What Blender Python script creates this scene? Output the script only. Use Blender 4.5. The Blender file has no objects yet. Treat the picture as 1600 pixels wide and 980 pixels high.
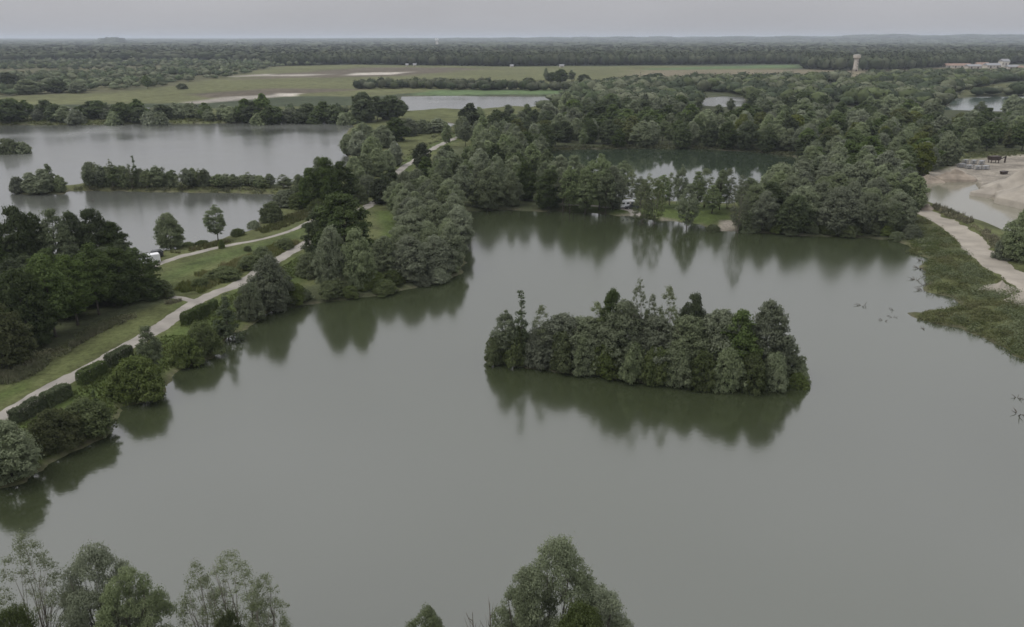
import bpy, bmesh, math, random
import numpy as np
from mathutils import Vector
from mathutils.geometry import tessellate_polygon

sc = bpy.context.scene
col = sc.collection
R = math.radians
# ------------------------------------------------------------------ camera
CAM_H = 50.0
F_PX, CU, CV = 1232.0, 800.0, 490.0          # focal length and centre in photo pixels
PITCH = math.atan2(CV - 60.0, F_PX)           # horizon sits at v = 60
cam = bpy.data.cameras.new('camera')
cam.sensor_width = 36.0
cam.lens = F_PX / 1600.0 * 36.0
cam.clip_start = 0.5
cam.clip_end = 90000.0
cam_o = bpy.data.objects.new('camera', cam)
cam_o.location = (0, 0, CAM_H)
cam_o.rotation_euler = (math.pi / 2 - PITCH, 0, 0)
col.objects.link(cam_o)
sc.camera = cam_o
# ------------------------------------------------------------------ overcast sky
SUN_EL, SUN_AZ = R(58), R(-95)                # azimuth measured from +Y towards +X
world = bpy.data.worlds.new('World')
sc.world = world
world.use_nodes = True
wn, wl = world.node_tree.nodes, world.node_tree.links
wn.clear()
def wnode(t, **k):
    n = wn.new(t)
    for a, b in k.items():
        setattr(n, a, b)
    return n
w_out = wnode('ShaderNodeOutputWorld')
w_bg = wnode('ShaderNodeBackground'); w_bg.inputs['Strength'].default_value = 0.145
w_sky = wnode('ShaderNodeTexSky', sky_type='NISHITA', sun_disc=False, sun_elevation=SUN_EL, sun_rotation=SUN_AZ)
w_sky.dust_density = 4.0; w_sky.air_density = 1.0; w_sky.ozone_density = 1.0
w_tc = wnode('ShaderNodeTexCoord')
w_sep = wnode('ShaderNodeSeparateXYZ')
wl.new(w_tc.outputs['Generated'], w_sep.inputs[0])
w_ramp = wnode('ShaderNodeMapRange'); w_ramp.clamp = True
wl.new(w_sep.outputs['Z'], w_ramp.inputs['Value'])
w_ramp.inputs['From Min'].default_value = 0.0; w_ramp.inputs['From Max'].default_value = 0.5
w_ramp.inputs['To Min'].default_value = 2.5; w_ramp.inputs['To Max'].default_value = 6.5   # overcast: the deck overhead is nearly three times as bright as the horizon
w_map = wnode('ShaderNodeMapping'); w_map.inputs['Scale'].default_value = (1.0, 1.0, 3.5)
wl.new(w_tc.outputs['Generated'], w_map.inputs['Vector'])
w_noise = wnode('ShaderNodeTexNoise'); w_noise.inputs['Scale'].default_value = 2.6; w_noise.inputs['Detail'].default_value = 5.0
wl.new(w_map.outputs[0], w_noise.inputs['Vector'])
w_nr = wnode('ShaderNodeMapRange')
wl.new(w_noise.outputs['Fac'], w_nr.inputs['Value'])
w_nr.inputs['From Min'].default_value = 0.25; w_nr.inputs['From Max'].default_value = 0.75
w_nr.inputs['To Min'].default_value = 0.92; w_nr.inputs['To Max'].default_value = 1.08
w_mul = wnode('ShaderNodeMath', operation='MULTIPLY')
wl.new(w_ramp.outputs[0], w_mul.inputs[0]); wl.new(w_nr.outputs[0], w_mul.inputs[1])
w_tint = wnode('ShaderNodeMix', data_type='RGBA', blend_type='MULTIPLY'); w_tint.inputs['Factor'].default_value = 1.0
w_comb = wnode('ShaderNodeCombineColor')
for i in range(3):
    wl.new(w_mul.outputs[0], w_comb.inputs[i])
wl.new(w_comb.outputs[0], w_tint.inputs['A'])
w_tint.inputs['B'].default_value = (1.0, 0.995, 1.04, 1)
w_mix = wnode('ShaderNodeMix', data_type='RGBA'); w_mix.inputs['Factor'].default_value = 0.04
wl.new(w_tint.outputs['Result'], w_mix.inputs['A']); wl.new(w_sky.outputs[0], w_mix.inputs['B'])
wl.new(w_mix.outputs['Result'], w_bg.inputs['Color'])
wl.new(w_bg.outputs[0], w_out.inputs[0])
# ------------------------------------------------------------------ sun behind cloud
sun = bpy.data.lights.new('sun', 'SUN')
sun.energy = 1.5; sun.angle = R(40); sun.color = (1.0, 0.97, 0.92)
sun_o = bpy.data.objects.new('sun', sun)
d_ = Vector((math.sin(SUN_AZ) * math.cos(SUN_EL), math.cos(SUN_AZ) * math.cos(SUN_EL), math.sin(SUN_EL)))
sun_o.rotation_euler = (-d_).to_track_quat('-Z', 'Y').to_euler()
sun_o.location = (0, 0, 300)
col.objects.link(sun_o)
# ------------------------------------------------------------------ exposure, render
vs = sc.view_settings
vs.view_transform = 'Standard'; vs.look = 'None'; vs.exposure = 0.12; vs.gamma = 1.0; vs.use_curve_mapping = False
sc.cycles.use_denoising = True
sc.cycles.max_bounces = 6; sc.cycles.diffuse_bounces = 4; sc.cycles.glossy_bounces = 3
sc.cycles.transmission_bounces = 4; sc.cycles.volume_bounces = 0; sc.cycles.transparent_max_bounces = 4
sc.cycles.caustics_reflective = False; sc.cycles.caustics_refractive = False
sc.cycles.filter_width = 1.6

# ================================================================== helpers
rng = np.random.default_rng(7)
random.seed(7)
SP, CP = math.sin(PITCH), math.cos(PITCH)

def at(u, v, z=0.0):
    """ground position that lies under the photo point (u, v)"""
    x = (u - CU) / F_PX; y = (CV - v) / F_PX
    dx, dy, dz = x, CP + y * SP, -SP + y * CP
    t = (CAM_H - z) / -dz
    return (dx * t, dy * t)

def depth_of(x, y, z=0.0):
    return y * CP + (CAM_H - z) * SP

def height_for(y, v_top):
    """height at which something standing y metres ahead reaches photo row v_top"""
    t = (CV - v_top) / F_PX
    return CAM_H + y * (-SP + t * CP) / (CP + t * SP)

def project(x, y, z):
    zc = y * CP + (CAM_H - z) * SP
    yc = y * SP + (z - CAM_H) * CP
    return CU + F_PX * x / zc, CV - F_PX * yc / zc

def vnoise(x, y, seed=0):
    """smooth value noise, vectorised"""
    xi = np.floor(x).astype(np.int64); yi = np.floor(y).astype(np.int64)
    fx = x - xi; fy = y - yi
    fx = fx * fx * (3 - 2 * fx); fy = fy * fy * (3 - 2 * fy)
    def h(a, b):
        n = (a * 374761393 + b * 668265263 + seed * 1442695041) & 0x7fffffff
        n = ((n ^ (n >> 13)) * 1274126177) & 0x7fffffff
        return ((n ^ (n >> 16)) & 0xffff) / 65535.0
    return (h(xi, yi) * (1 - fx) + h(xi + 1, yi) * fx) * (1 - fy) + (h(xi, yi + 1) * (1 - fx) + h(xi + 1, yi + 1) * fx) * fy

def fbm(x, y, seed=0, octaves=4):
    s = 0; a = 0.5; t = 0
    for i in range(octaves):
        s = s + a * vnoise(x * 2 ** i, y * 2 ** i, seed + i * 17); t += a; a *= 0.5
    return s / t

def poly_sd(px, py, poly):
    """signed distance (negative inside) of points to a closed polygon"""
    poly = np.asarray(poly, float)
    out = np.full(px.shape, 1e18); inside = np.zeros(px.shape, bool)
    n = len(poly)
    for i in range(n):
        ax, ay = poly[i]; bx, by = poly[(i + 1) % n]
        ex, ey = bx - ax, by - ay
        wx, wy = px - ax, py - ay
        t = np.clip((wx * ex + wy * ey) / (ex * ex + ey * ey + 1e-12), 0, 1)
        qx, qy = wx - ex * t, wy - ey * t
        np.minimum(out, qx * qx + qy * qy, out=out)
        c = (ay > py) != (by > py)
        if ey != 0:
            inside ^= c & (px < ex * (py - ay) / ey + ax)
    d = np.sqrt(out)
    return np.where(inside, -d, d)

def roughen(pts, step_f, amp_f, seed):
    """resample a shoreline and give it small coves; step and wobble grow with distance"""
    out = []
    n = len(pts)
    for i in range(n):
        a = np.array(pts[i]); b = np.array(pts[(i + 1) % n])
        L = np.linalg.norm(b - a)
        dist = max(40.0, np.linalg.norm((a + b) / 2))
        k = max(1, min(40, int(L / (dist * step_f))))
        for j in range(k):
            p = a + (b - a) * j / k
            if j:
                am = min(dist * amp_f, L * 0.12)
                nx, ny = (b - a)[1] / L, -(b - a)[0] / L
                o = (random.random() - 0.5) * 2 * am
                p = p + np.array((nx, ny)) * o
            out.append((float(p[0]), float(p[1])))
    return out

def mesh_np(name, verts, faces, mat=None, smooth=False, attr=None):
    """mesh from an (n,3) array and an (m,k) array of faces that all have k corners"""
    verts = np.ascontiguousarray(verts, np.float32); faces = np.ascontiguousarray(faces, np.int32)
    me = bpy.data.meshes.new(name)
    m, k = faces.shape
    me.vertices.add(len(verts)); me.vertices.foreach_set('co', verts.ravel())
    me.loops.add(m * k); me.loops.foreach_set('vertex_index', faces.ravel())
    me.polygons.add(m); me.polygons.foreach_set('loop_start', np.arange(0, m * k, k, dtype=np.int32))
    if smooth:
        me.polygons.foreach_set('use_smooth', np.ones(m, bool))
    if mat:
        me.materials.append(mat)
    if attr is not None:
        a = me.attributes.new('zone', 'FLOAT_COLOR', 'POINT')
        rgba = np.ones((len(verts), 4), np.float32); rgba[:, :attr.shape[1]] = attr
        a.data.foreach_set('color', rgba.ravel())
    me.update(calc_edges=True)
    return me

def link(name, me, parent=None, loc=None, rz=0.0):
    o = bpy.data.objects.new(name, me)
    col.objects.link(o)
    if loc is not None:
        o.location = loc
    if rz:
        o.rotation_euler = (0, 0, rz)
    if parent is not None:
        o.parent = parent
    return o

def tag(o, label, cat, group=None):
    o['label'] = label; o['category'] = cat
    if group:
        o['group'] = group
    return o

def structure(o, kind='structure', label=None):
    o['kind'] = kind
    if label:
        o['label'] = label
    return o

class MB:
    """collects boxes, tubes and lathed shapes into one mesh"""
    def __init__(s):
        s.v = []; s.f = []
    def add(s, vs, fs):
        b = len(s.v)
        s.v += [tuple(p) for p in vs]; s.f += [tuple(i + b for i in f) for f in fs]
        return s
    def box(s, c, d, taper=1.0, rz=0.0):
        x, y, z = c; a, b, h = d[0] / 2, d[1] / 2, d[2] / 2
        vs = [(-a, -b, -h), (a, -b, -h), (a, b, -h), (-a, b, -h)] + [(i * taper, j * taper, h) for i, j in ((-a, -b), (a, -b), (a, b), (-a, b))]
        cr, sr = math.cos(rz), math.sin(rz)
        vs = [(x + p[0] * cr - p[1] * sr, y + p[0] * sr + p[1] * cr, z + p[2]) for p in vs]
        return s.add(vs, [(3, 2, 1, 0), (4, 5, 6, 7), (0, 1, 5, 4), (1, 2, 6, 5), (2, 3, 7, 6), (3, 0, 4, 7)])
    def prism(s, prof, y0, y1):
        """profile of (x, z) extruded along y"""
        n = len(prof)
        vs = [(p[0], y0, p[1]) for p in prof] + [(p[0], y1, p[1]) for p in prof]
        fs = [tuple(range(n)), tuple(range(2 * n - 1, n - 1, -1))]
        fs += [(i, i + n, (i + 1) % n + n, (i + 1) % n) for i in range(n)]
        return s.add(vs, fs)
    def tube(s, pts, rad, sides=6, cap=True):
        pts = [Vector(p) for p in pts]
        rings = []
        for i, p in enumerate(pts):
            t = (pts[min(i + 1, len(pts) - 1)] - pts[max(i - 1, 0)])
            if t.length < 1e-6:
                t = Vector((0, 0, 1))
            t.normalize()
            a = t.orthogonal().normalized(); b = t.cross(a)
            r = rad[i] if hasattr(rad, '__len__') else rad
            rings.append([p + (a * math.cos(k * 2 * math.pi / sides) + b * math.sin(k * 2 * math.pi / sides)) * r for k in range(sides)])
        vs = [q for r_ in rings for q in r_]
        fs = []
        for i in range(len(pts) - 1):
            for k in range(sides):
                k2 = (k + 1) % sides
                fs.append((i * sides + k, i * sides + k2, (i + 1) * sides + k2, (i + 1) * sides + k))
        if cap:
            fs.append(tuple(range(sides - 1, -1, -1))); fs.append(tuple(range(len(vs) - sides, len(vs))))
        return s.add(vs, fs)
    def lathe(s, prof, sides=16, c=(0, 0, 0)):
        vs = []; fs = []
        for r, z in prof:
            for k in range(sides):
                a = 2 * math.pi * k / sides
                vs.append((c[0] + r * math.cos(a), c[1] + r * math.sin(a), c[2] + z))
        for i in range(len(prof) - 1):
            for k in range(sides):
                k2 = (k + 1) % sides
                fs.append((i * sides + k, i * sides + k2, (i + 1) * sides + k2, (i + 1) * sides + k))
        fs.append(tuple(range(sides - 1, -1, -1))); fs.append(tuple(range(len(vs) - sides, len(vs))))
        return s.add(vs, fs)
    def mesh(s, name, mat, smooth=False):
        me = bpy.data.meshes.new(name)
        me.from_pydata(s.v, [], s.f)
        if smooth:
            for p in me.polygons:
                p.use_smooth = True
        me.materials.append(mat); me.update()
        return me
    def build(s, name, mat, parent=None, loc=None, rz=0.0, smooth=False):
        return link(name, s.mesh(name, mat, smooth), parent, loc, rz)

# ================================================================== materials
def new_mat(name):
    m = bpy.data.materials.new(name); m.use_nodes = True
    nt = m.node_tree
    return m, nt.nodes, nt.links, nt.nodes['Principled BSDF']

def plain(name, rgb, rough=0.7, var=0.25, scale=3.0, metal=0.0, bump=0.0):
    """procedural surface: base colour broken up by object-space noise"""
    m, n, l, p = new_mat(name)
    tc = n.new('ShaderNodeTexCoord'); nz = n.new('ShaderNodeTexNoise')
    nz.inputs['Scale'].default_value = scale; nz.inputs['Detail'].default_value = 5
    l.new(tc.outputs['Object'], nz.inputs['Vector'])
    mr = n.new('ShaderNodeMapRange'); mr.inputs['From Min'].default_value = 0.3; mr.inputs['From Max'].default_value = 0.7
    mr.inputs['To Min'].default_value = 1 - var; mr.inputs['To Max'].default_value = 1 + var
    l.new(nz.outputs['Fac'], mr.inputs['Value'])
    vm = n.new('ShaderNodeVectorMath'); vm.operation = 'SCALE'; vm.inputs[0].default_value = rgb
    l.new(mr.outputs[0], vm.inputs['Scale']); l.new(vm.outputs[0], p.inputs['Base Color'])
    p.inputs['Roughness'].default_value = rough; p.inputs['Metallic'].default_value = metal
    if bump:
        b = n.new('ShaderNodeBump'); b.inputs['Strength'].default_value = bump; b.inputs['Distance'].default_value = 0.1
        l.new(nz.outputs['Fac'], b.inputs['Height']); l.new(b.outputs[0], p.inputs['Normal'])
    return m

def leaf_mat(name, rgb, rgb2, trans=0.42, var=0.28, scale=0.35):
    """foliage: two leaf tones mixed by noise, each plant a little different"""
    m, n, l, p = new_mat(name)
    tc = n.new('ShaderNodeTexCoord'); nz = n.new('ShaderNodeTexNoise')
    nz.inputs['Scale'].default_value = scale; nz.inputs['Detail'].default_value = 4; nz.inputs['Roughness'].default_value = 0.7
    l.new(tc.outputs['Object'], nz.inputs['Vector'])
    oi = n.new('ShaderNodeObjectInfo')
    mx = n.new('ShaderNodeMix'); mx.data_type = 'RGBA'
    mx.inputs['A'].default_value = (*rgb, 1); mx.inputs['B'].default_value = (*rgb2, 1)
    mr = n.new('ShaderNodeMapRange'); mr.inputs['From Min'].default_value = 0.35; mr.inputs['From Max'].default_value = 0.68
    l.new(nz.outputs['Fac'], mr.inputs['Value']); l.new(mr.outputs[0], mx.inputs['Factor'])
    mr2 = n.new('ShaderNodeMapRange'); mr2.inputs['To Min'].default_value = 1 - var; mr2.inputs['To Max'].default_value = 1 + var
    l.new(oi.outputs['Random'], mr2.inputs['Value'])
    hs = n.new('ShaderNodeHueSaturation')
    l.new(mx.outputs['Result'], hs.inputs['Color']); l.new(mr2.outputs[0], hs.inputs['Value'])
    sat = n.new('ShaderNodeMath'); sat.operation = 'MULTIPLY_ADD'; sat.inputs[1].default_value = 7.31; sat.inputs[2].default_value = 0.0
    fr = n.new('ShaderNodeMath'); fr.operation = 'FRACT'
    l.new(oi.outputs['Random'], sat.inputs[0]); l.new(sat.outputs[0], fr.inputs[0])
    mr3 = n.new('ShaderNodeMapRange'); mr3.inputs['To Min'].default_value = 0.75; mr3.inputs['To Max'].default_value = 1.2
    l.new(fr.outputs[0], mr3.inputs['Value']); l.new(mr3.outputs[0], hs.inputs['Saturation'])
    l.new(hs.outputs[0], p.inputs['Base Color'])
    p.inputs['Roughness'].default_value = 0.65; p.inputs['Specular IOR Level'].default_value = 0.25
    tr = n.new('ShaderNodeBsdfTranslucent'); l.new(hs.outputs[0], tr.inputs['Color'])
    ms = n.new('ShaderNodeMixShader'); ms.inputs[0].default_value = trans
    out = n['Material Output']
    l.new(p.outputs[0], ms.inputs[1]); l.new(tr.outputs[0], ms.inputs[2]); l.new(ms.outputs[0], out.inputs['Surface'])
    return m

def water_mat(name, rgb, ior=1.9, rough=0.09, bump=0.16, scale=1.6):
    m, n, l, p = new_mat(name)
    geo = n.new('ShaderNodeNewGeometry')
    big = n.new('ShaderNodeTexNoise'); big.inputs['Scale'].default_value = 0.018; big.inputs['Detail'].default_value = 4
    l.new(geo.outputs['Position'], big.inputs['Vector'])
    mr = n.new('ShaderNodeMapRange'); mr.inputs['From Min'].default_value = 0.3; mr.inputs['From Max'].default_value = 0.7
    mr.inputs['To Min'].default_value = 0.9; mr.inputs['To Max'].default_value = 1.1
    l.new(big.outputs['Fac'], mr.inputs['Value'])
    vm = n.new('ShaderNodeVectorMath'); vm.operation = 'SCALE'; vm.inputs[0].default_value = rgb
    l.new(mr.outputs[0], vm.inputs['Scale']); l.new(vm.outputs[0], p.inputs['Base Color'])
    # breeze: slow change of the ripple roughness over the surface
    mr2 = n.new('ShaderNodeMapRange'); mr2.inputs['From Min'].default_value = 0.3; mr2.inputs['From Max'].default_value = 0.7
    mr2.inputs['To Min'].default_value = rough * 0.6; mr2.inputs['To Max'].default_value = rough * 1.5
    l.new(big.outputs['Fac'], mr2.inputs['Value']); l.new(mr2.outputs[0], p.inputs['Roughness'])
    p.inputs['IOR'].default_value = ior
    nz = n.new('ShaderNodeTexNoise'); nz.inputs['Scale'].default_value = scale; nz.inputs['Detail'].default_value = 3
    l.new(geo.outputs['Position'], nz.inputs['Vector'])
    b = n.new('ShaderNodeBump'); b.inputs['Strength'].default_value = bump; b.inputs['Distance'].default_value = 0.05
    l.new(nz.outputs['Fac'], b.inputs['Height']); l.new(b.outputs[0], p.inputs['Normal'])
    return m

def ground_mat():
    """land: the zone colour carried by the mesh, broken up by several sizes of noise"""
    m, n, l, p = new_mat('land')
    at_ = n.new('ShaderNodeAttribute'); at_.attribute_name = 'zone'
    geo = n.new('ShaderNodeNewGeometry')
    prev = at_.outputs['Color']
    for sc_, lo, hi in ((0.012, 0.8, 1.2), (0.11, 0.62, 1.38), (1.3, 0.65, 1.35)):
        nz = n.new('ShaderNodeTexNoise'); nz.inputs['Scale'].default_value = sc_; nz.inputs['Detail'].default_value = 6
        nz.inputs['Roughness'].default_value = 0.65
        l.new(geo.outputs['Position'], nz.inputs['Vector'])
        mr = n.new('ShaderNodeMapRange'); mr.inputs['From Min'].default_value = 0.3; mr.inputs['From Max'].default_value = 0.7
        mr.inputs['To Min'].default_value = lo; mr.inputs['To Max'].default_value = hi
        l.new(nz.outputs['Fac'], mr.inputs['Value'])
        vm = n.new('ShaderNodeVectorMath'); vm.operation = 'SCALE'
        l.new(prev, vm.inputs[0]); l.new(mr.outputs[0], vm.inputs['Scale'])
        prev = vm.outputs[0]
    l.new(prev, p.inputs['Base Color'])
    b = n.new('ShaderNodeBump'); b.inputs['Strength'].default_value = 0.6; b.inputs['Distance'].default_value = 0.25
    l.new(nz.outputs['Fac'], b.inputs['Height']); l.new(b.outputs[0], p.inputs['Normal'])
    p.inputs['Roughness'].default_value = 0.95; p.inputs['Specular IOR Level'].default_value = 0.1
    return m

M = {}
M['ground'] = ground_mat()
M['gravel'] = plain('gravel_track', (0.255, 0.238, 0.21), 0.95, 0.2, 0.3, bump=0.15)
M['sand'] = plain('dug_sand', (0.268, 0.243, 0.203), 0.95, 0.2, 0.25, bump=0.6)
M['bark'] = plain('bark', (0.075, 0.065, 0.052), 0.95, 0.35, 2.0)
M['palebark'] = plain('pale_bark', (0.16, 0.145, 0.12), 0.95, 0.35, 2.0)
M['willow'] = leaf_mat('willow_leaves', (0.15, 0.18, 0.098), (0.24, 0.272, 0.17))
M['alder'] = leaf_mat('dark_leaves', (0.049, 0.071, 0.024), (0.084, 0.111, 0.041))
M['tall'] = leaf_mat('grey_green_leaves', (0.126, 0.158, 0.076), (0.196, 0.232, 0.132))
M['spire'] = leaf_mat('spire_leaves', (0.066, 0.092, 0.038), (0.104, 0.136, 0.06))
M['bush'] = leaf_mat('shrub_leaves', (0.092, 0.119, 0.041), (0.147, 0.176, 0.073))
M['lime'] = leaf_mat('yellow_green_leaves', (0.086, 0.108, 0.026), (0.136, 0.154, 0.046))
M['ash'] = leaf_mat('mid_green_leaves', (0.064, 0.094, 0.029), (0.109, 0.144, 0.053))
M['sparse'] = leaf_mat('thin_leaves', (0.126, 0.152, 0.074), (0.194, 0.22, 0.122))
M['hedge'] = leaf_mat('hedge_leaves', (0.08, 0.112, 0.042), (0.126, 0.158, 0.066), scale=1.0)
M['scrub'] = leaf_mat('bank_scrub', (0.074, 0.096, 0.032), (0.13, 0.128, 0.064), scale=0.12)
M['grass'] = leaf_mat('tall_grass', (0.080, 0.098, 0.034), (0.170, 0.160, 0.092), scale=0.10, trans=0.15)
M['reed'] = leaf_mat('dry_grass', (0.20, 0.185, 0.11), (0.11, 0.115, 0.055), scale=0.12, trans=0.15)
M['far'] = leaf_mat('far_wood', (0.040, 0.052, 0.028), (0.100, 0.110, 0.062), scale=0.012, trans=0.1)
M['water'] = water_mat('lake_water', (0.035, 0.043, 0.021), 2.38, 0.13)
M['water_left'] = water_mat('pale_lake_water', (0.075, 0.08, 0.068), 2.8, 0.19)
M['water_pond'] = water_mat('dark_pond_water', (0.030, 0.042, 0.027), 1.7, 0.05, 0.08)
M['water_quarry'] = water_mat('milky_water', (0.17, 0.165, 0.125), 1.6, 0.10)
M['water_teal'] = water_mat('far_pond_water', (0.06, 0.085, 0.07), 1.7, 0.10)
M['white'] = plain('white_paint', (0.72, 0.73, 0.74), 0.35, 0.05, 1.0)
M['cream'] = plain('pale_render', (0.52, 0.49, 0.44), 0.9, 0.12, 0.4)
M['concrete'] = plain('weathered_concrete', (0.46, 0.42, 0.37), 0.95, 0.18, 0.35)
M['tile'] = plain('red_roof_tiles', (0.24, 0.165, 0.13), 0.9, 0.25, 0.6)
M['slate'] = plain('grey_sheet_roof', (0.22, 0.225, 0.235), 0.7, 0.15, 0.5)
M['dark'] = plain('dark_machine_paint', (0.045, 0.03, 0.026), 0.6, 0.3, 1.2)
M['black'] = plain('rubber', (0.018, 0.018, 0.018), 0.8, 0.2, 4.0)
M['glass'] = plain('dark_glass', (0.02, 0.024, 0.028), 0.08, 0.05, 1.0)
M['carpaint'] = plain('dark_car_paint', (0.03, 0.033, 0.036), 0.3, 0.05, 1.0)
M['silver'] = plain('galvanised_steel', (0.34, 0.35, 0.36), 0.5, 0.15, 2.0, 0.6)
M['wood'] = plain('grey_weathered_wood', (0.13, 0.12, 0.105), 0.95, 0.3, 1.5)
M['lamp'] = plain('lamp_glass', (0.6, 0.6, 0.58), 0.15, 0.05, 1.0)

# ================================================================== shorelines (traced as photo points on the water level)
def G(pts, z=0.0):
    return [at(u, v, z) for u, v in pts]

MAIN = [(-160, 830), (-30, 772), (40, 756), (95, 716), (130, 700), (172, 678), (184, 655), (186, 636), (225, 630), (262, 610), (268, 588),
        (290, 574), (335, 560), (348, 538), (356, 526), (385, 516), (405, 500), (432, 484), (500, 474), (580, 464), (650, 450), (705, 436),
        (724, 424), (728, 402), (722, 372), (716, 345), (722, 329), (780, 328), (830, 330), (885, 332), (935, 334), (965, 338), (1000, 338),
        (1020, 343), (1065, 348), (1095, 351), (1110, 360), (1150, 361), (1220, 366), (1300, 370), (1395, 374), (1416, 382), (1422, 396),
        (1452, 404), (1436, 418), (1452, 440), (1446, 456), (1488, 464), (1502, 478), (1470, 483), (1416, 487), (1436, 500), (1500, 512),
        (1548, 534), (1592, 560), (1640, 588), (1680, 640), (1760, 760), (1900, 1000), (1500, 1068), (800, 1078), (300, 1076), (-60, 1070), (-520, 1040)]
ISLAND = [(758, 566), (800, 573), (860, 580), (930, 588), (1000, 598), (1090, 607), (1180, 611), (1236, 604), (1256, 592), (1250, 572),
          (1160, 566), (1040, 558), (900, 548), (800, 545), (765, 553)]
LEFT = [(-700, 197), (-200, 197), (0, 196), (140, 195), (300, 193), (430, 192), (500, 191), (556, 192), (546, 203), (536, 214), (534, 232),
        (546, 246), (556, 254), (534, 262), (500, 272), (470, 283), (448, 292), (380, 288), (300, 286), (200, 286), (140, 285), (110, 290), (60, 289),
        (20, 295), (16, 301), (50, 305), (100, 304), (106, 299), (140, 298), (250, 300), (350, 302), (436, 304), (446, 312), (432, 328),
        (408, 345), (396, 358), (346, 374), (300, 385), (256, 393), (226, 397), (190, 408), (140, 420), (80, 432), (0, 445), (-200, 478), (-900, 560)]
LEFT_ISLE = [(-160, 232), (-60, 240), (0, 240), (40, 237), (50, 232), (30, 226), (-60, 222), (-150, 224)]
POND = [(862, 236), (920, 233), (1000, 233), (1080, 233), (1150, 236), (1200, 240), (1246, 247), (1250, 262), (1225, 282), (1180, 302), (1140, 318),
        (1090, 317), (1040, 314), (990, 311), (930, 306), (885, 303), (858, 290), (848, 262)]
QUARRY = [(1424, 283), (1470, 283), (1523, 284), (1526, 300), (1542, 309), (1575, 320), (1620, 324), (1760, 332), (1760, 420), (1650, 390), (1600, 372),
          (1550, 352), (1500, 336), (1456, 324), (1438, 316), (1427, 302)]
PONDS = {
    'PALE': [(626, 151), (700, 150), (780, 151), (868, 151), (852, 158), (832, 168), (800, 166), (740, 172), (690, 170), (640, 174), (628, 162)],
    'BACK_R': [(1092, 154), (1130, 151), (1164, 152), (1166, 166), (1130, 168), (1095, 165)],
    'FAR_R': [(1288, 131), (1308, 130), (1310, 135), (1290, 136)],
    'TEAL': [(1280, 167), (1380, 168), (1480, 167), (1490, 154), (1540, 151), (1700, 150), (1700, 176), (1560, 175), (1500, 173), (1380, 173), (1282, 171)],
    'STRIP_L': [(36, 172), (110, 170), (190, 169), (290, 167), (290, 171), (190, 174), (110, 175), (40, 177)],
    'NECK': [(686, 196), (700, 192), (712, 194), (700, 200)],
}
S_MAIN = roughen(G(MAIN), 0.012, 0.006, 1)
S_ISLAND = roughen(G(ISLAND), 0.01, 0.005, 2)
S_LEFT = roughen(G(LEFT), 0.012, 0.004, 3)
S_LISLE = roughen(G(LEFT_ISLE), 0.012, 0.004, 4)
S_POND = roughen(G(POND), 0.012, 0.004, 5)
S_QUARRY = roughen(G(QUARRY), 0.012, 0.003, 6)
S_PONDS = {k: roughen(G(p), 0.012, 0.002, 7) for k, p in PONDS.items()}
SHORES = [S_MAIN, S_LEFT, S_POND, S_QUARRY] + list(S_PONDS.values())

def shore_sd(x, y):
    """signed distance to open water: negative over water"""
    d = np.full(x.shape, 1e9)
    for s in SHORES:
        a = np.array(s); lo = a.min(0) - 60; hi = a.max(0) + 60
        k = (x > lo[0]) & (x < hi[0]) & (y > lo[1]) & (y < hi[1])
        if k.any():
            d[k] = np.minimum(d[k], poly_sd(x[k], y[k], s))
    for s in (S_ISLAND, S_LISLE):
        a = np.array(s); lo = a.min(0) - 40; hi = a.max(0) + 40
        k = (x > lo[0]) & (x < hi[0]) & (y > lo[1]) & (y < hi[1])
        if k.any():
            d[k] = np.maximum(d[k], -poly_sd(x[k], y[k], s))
    return d

BERM = np.array(G([(1432, 318), (1462, 330), (1500, 348), (1540, 376), (1575, 404), (1640, 440)]))     # grassy bank beside the quarry track

def far_hills(x, y):
    r = np.hypot(x, y); a = np.degrees(np.arctan2(x, y))
    h = np.zeros_like(r)
    ridge = np.interp(a, [-60, -30, -14, -4, 3, 10, 16, 22, 33, 60], [16, 14, 22, 30, 40, 46, 52, 62, 74, 70])
    h += ridge * np.clip((r - 7500) / 4000, 0, 1) ** 1.3 * (0.55 + 0.9 * fbm(a * 0.8, r / 3000, 3))
    h += 42 * np.exp(-((a + 25.6) / 0.55) ** 2) * np.exp(-((r - 7800) / 700) ** 2)
    h += 34 * np.clip((r - 18000) / 6000, 0, 1) * (0.7 + 0.6 * fbm(a * 0.2, a * 0 + 2.0, 9))
    return h

def terrain(x, y, sd=None):
    if sd is None:
        sd = shore_sd(x, y)
    r = np.hypot(x, y)
    land = 0.05 + 0.95 * (1 - np.exp(-np.maximum(sd, 0) / 3.2)) + np.clip(sd, 0, 1) * (fbm(x * 0.12, y * 0.12, 5) - 0.45) * 0.7 * np.clip(500 / r, 0, 1)
    bed = -1.4 * (1 - np.exp(np.minimum(sd, 0) / 3.0)) - 0.02
    h = np.where(sd > 0, land, bed)
    k = (np.abs(x - 160) < 160) & (np.abs(y - 180) < 130)
    if k.any():
        d = np.full(int(k.sum()), 1e9); xx, yy = x[k], y[k]
        for i in range(len(BERM) - 1):
            a, b = BERM[i], BERM[i + 1]; e = b - a
            t = np.clip(((xx - a[0]) * e[0] + (yy - a[1]) * e[1]) / (e @ e), 0, 1)
            d = np.minimum(d, np.hypot(xx - a[0] - e[0] * t, yy - a[1] - e[1] * t))
        h[k] += 1.5 * np.exp(-(d / 2.2) ** 2) * (0.7 + 0.7 * fbm(xx * 0.25, yy * 0.25, 8)) * (sd[k] > 0)
    return h + far_hills(x, y)

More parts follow.
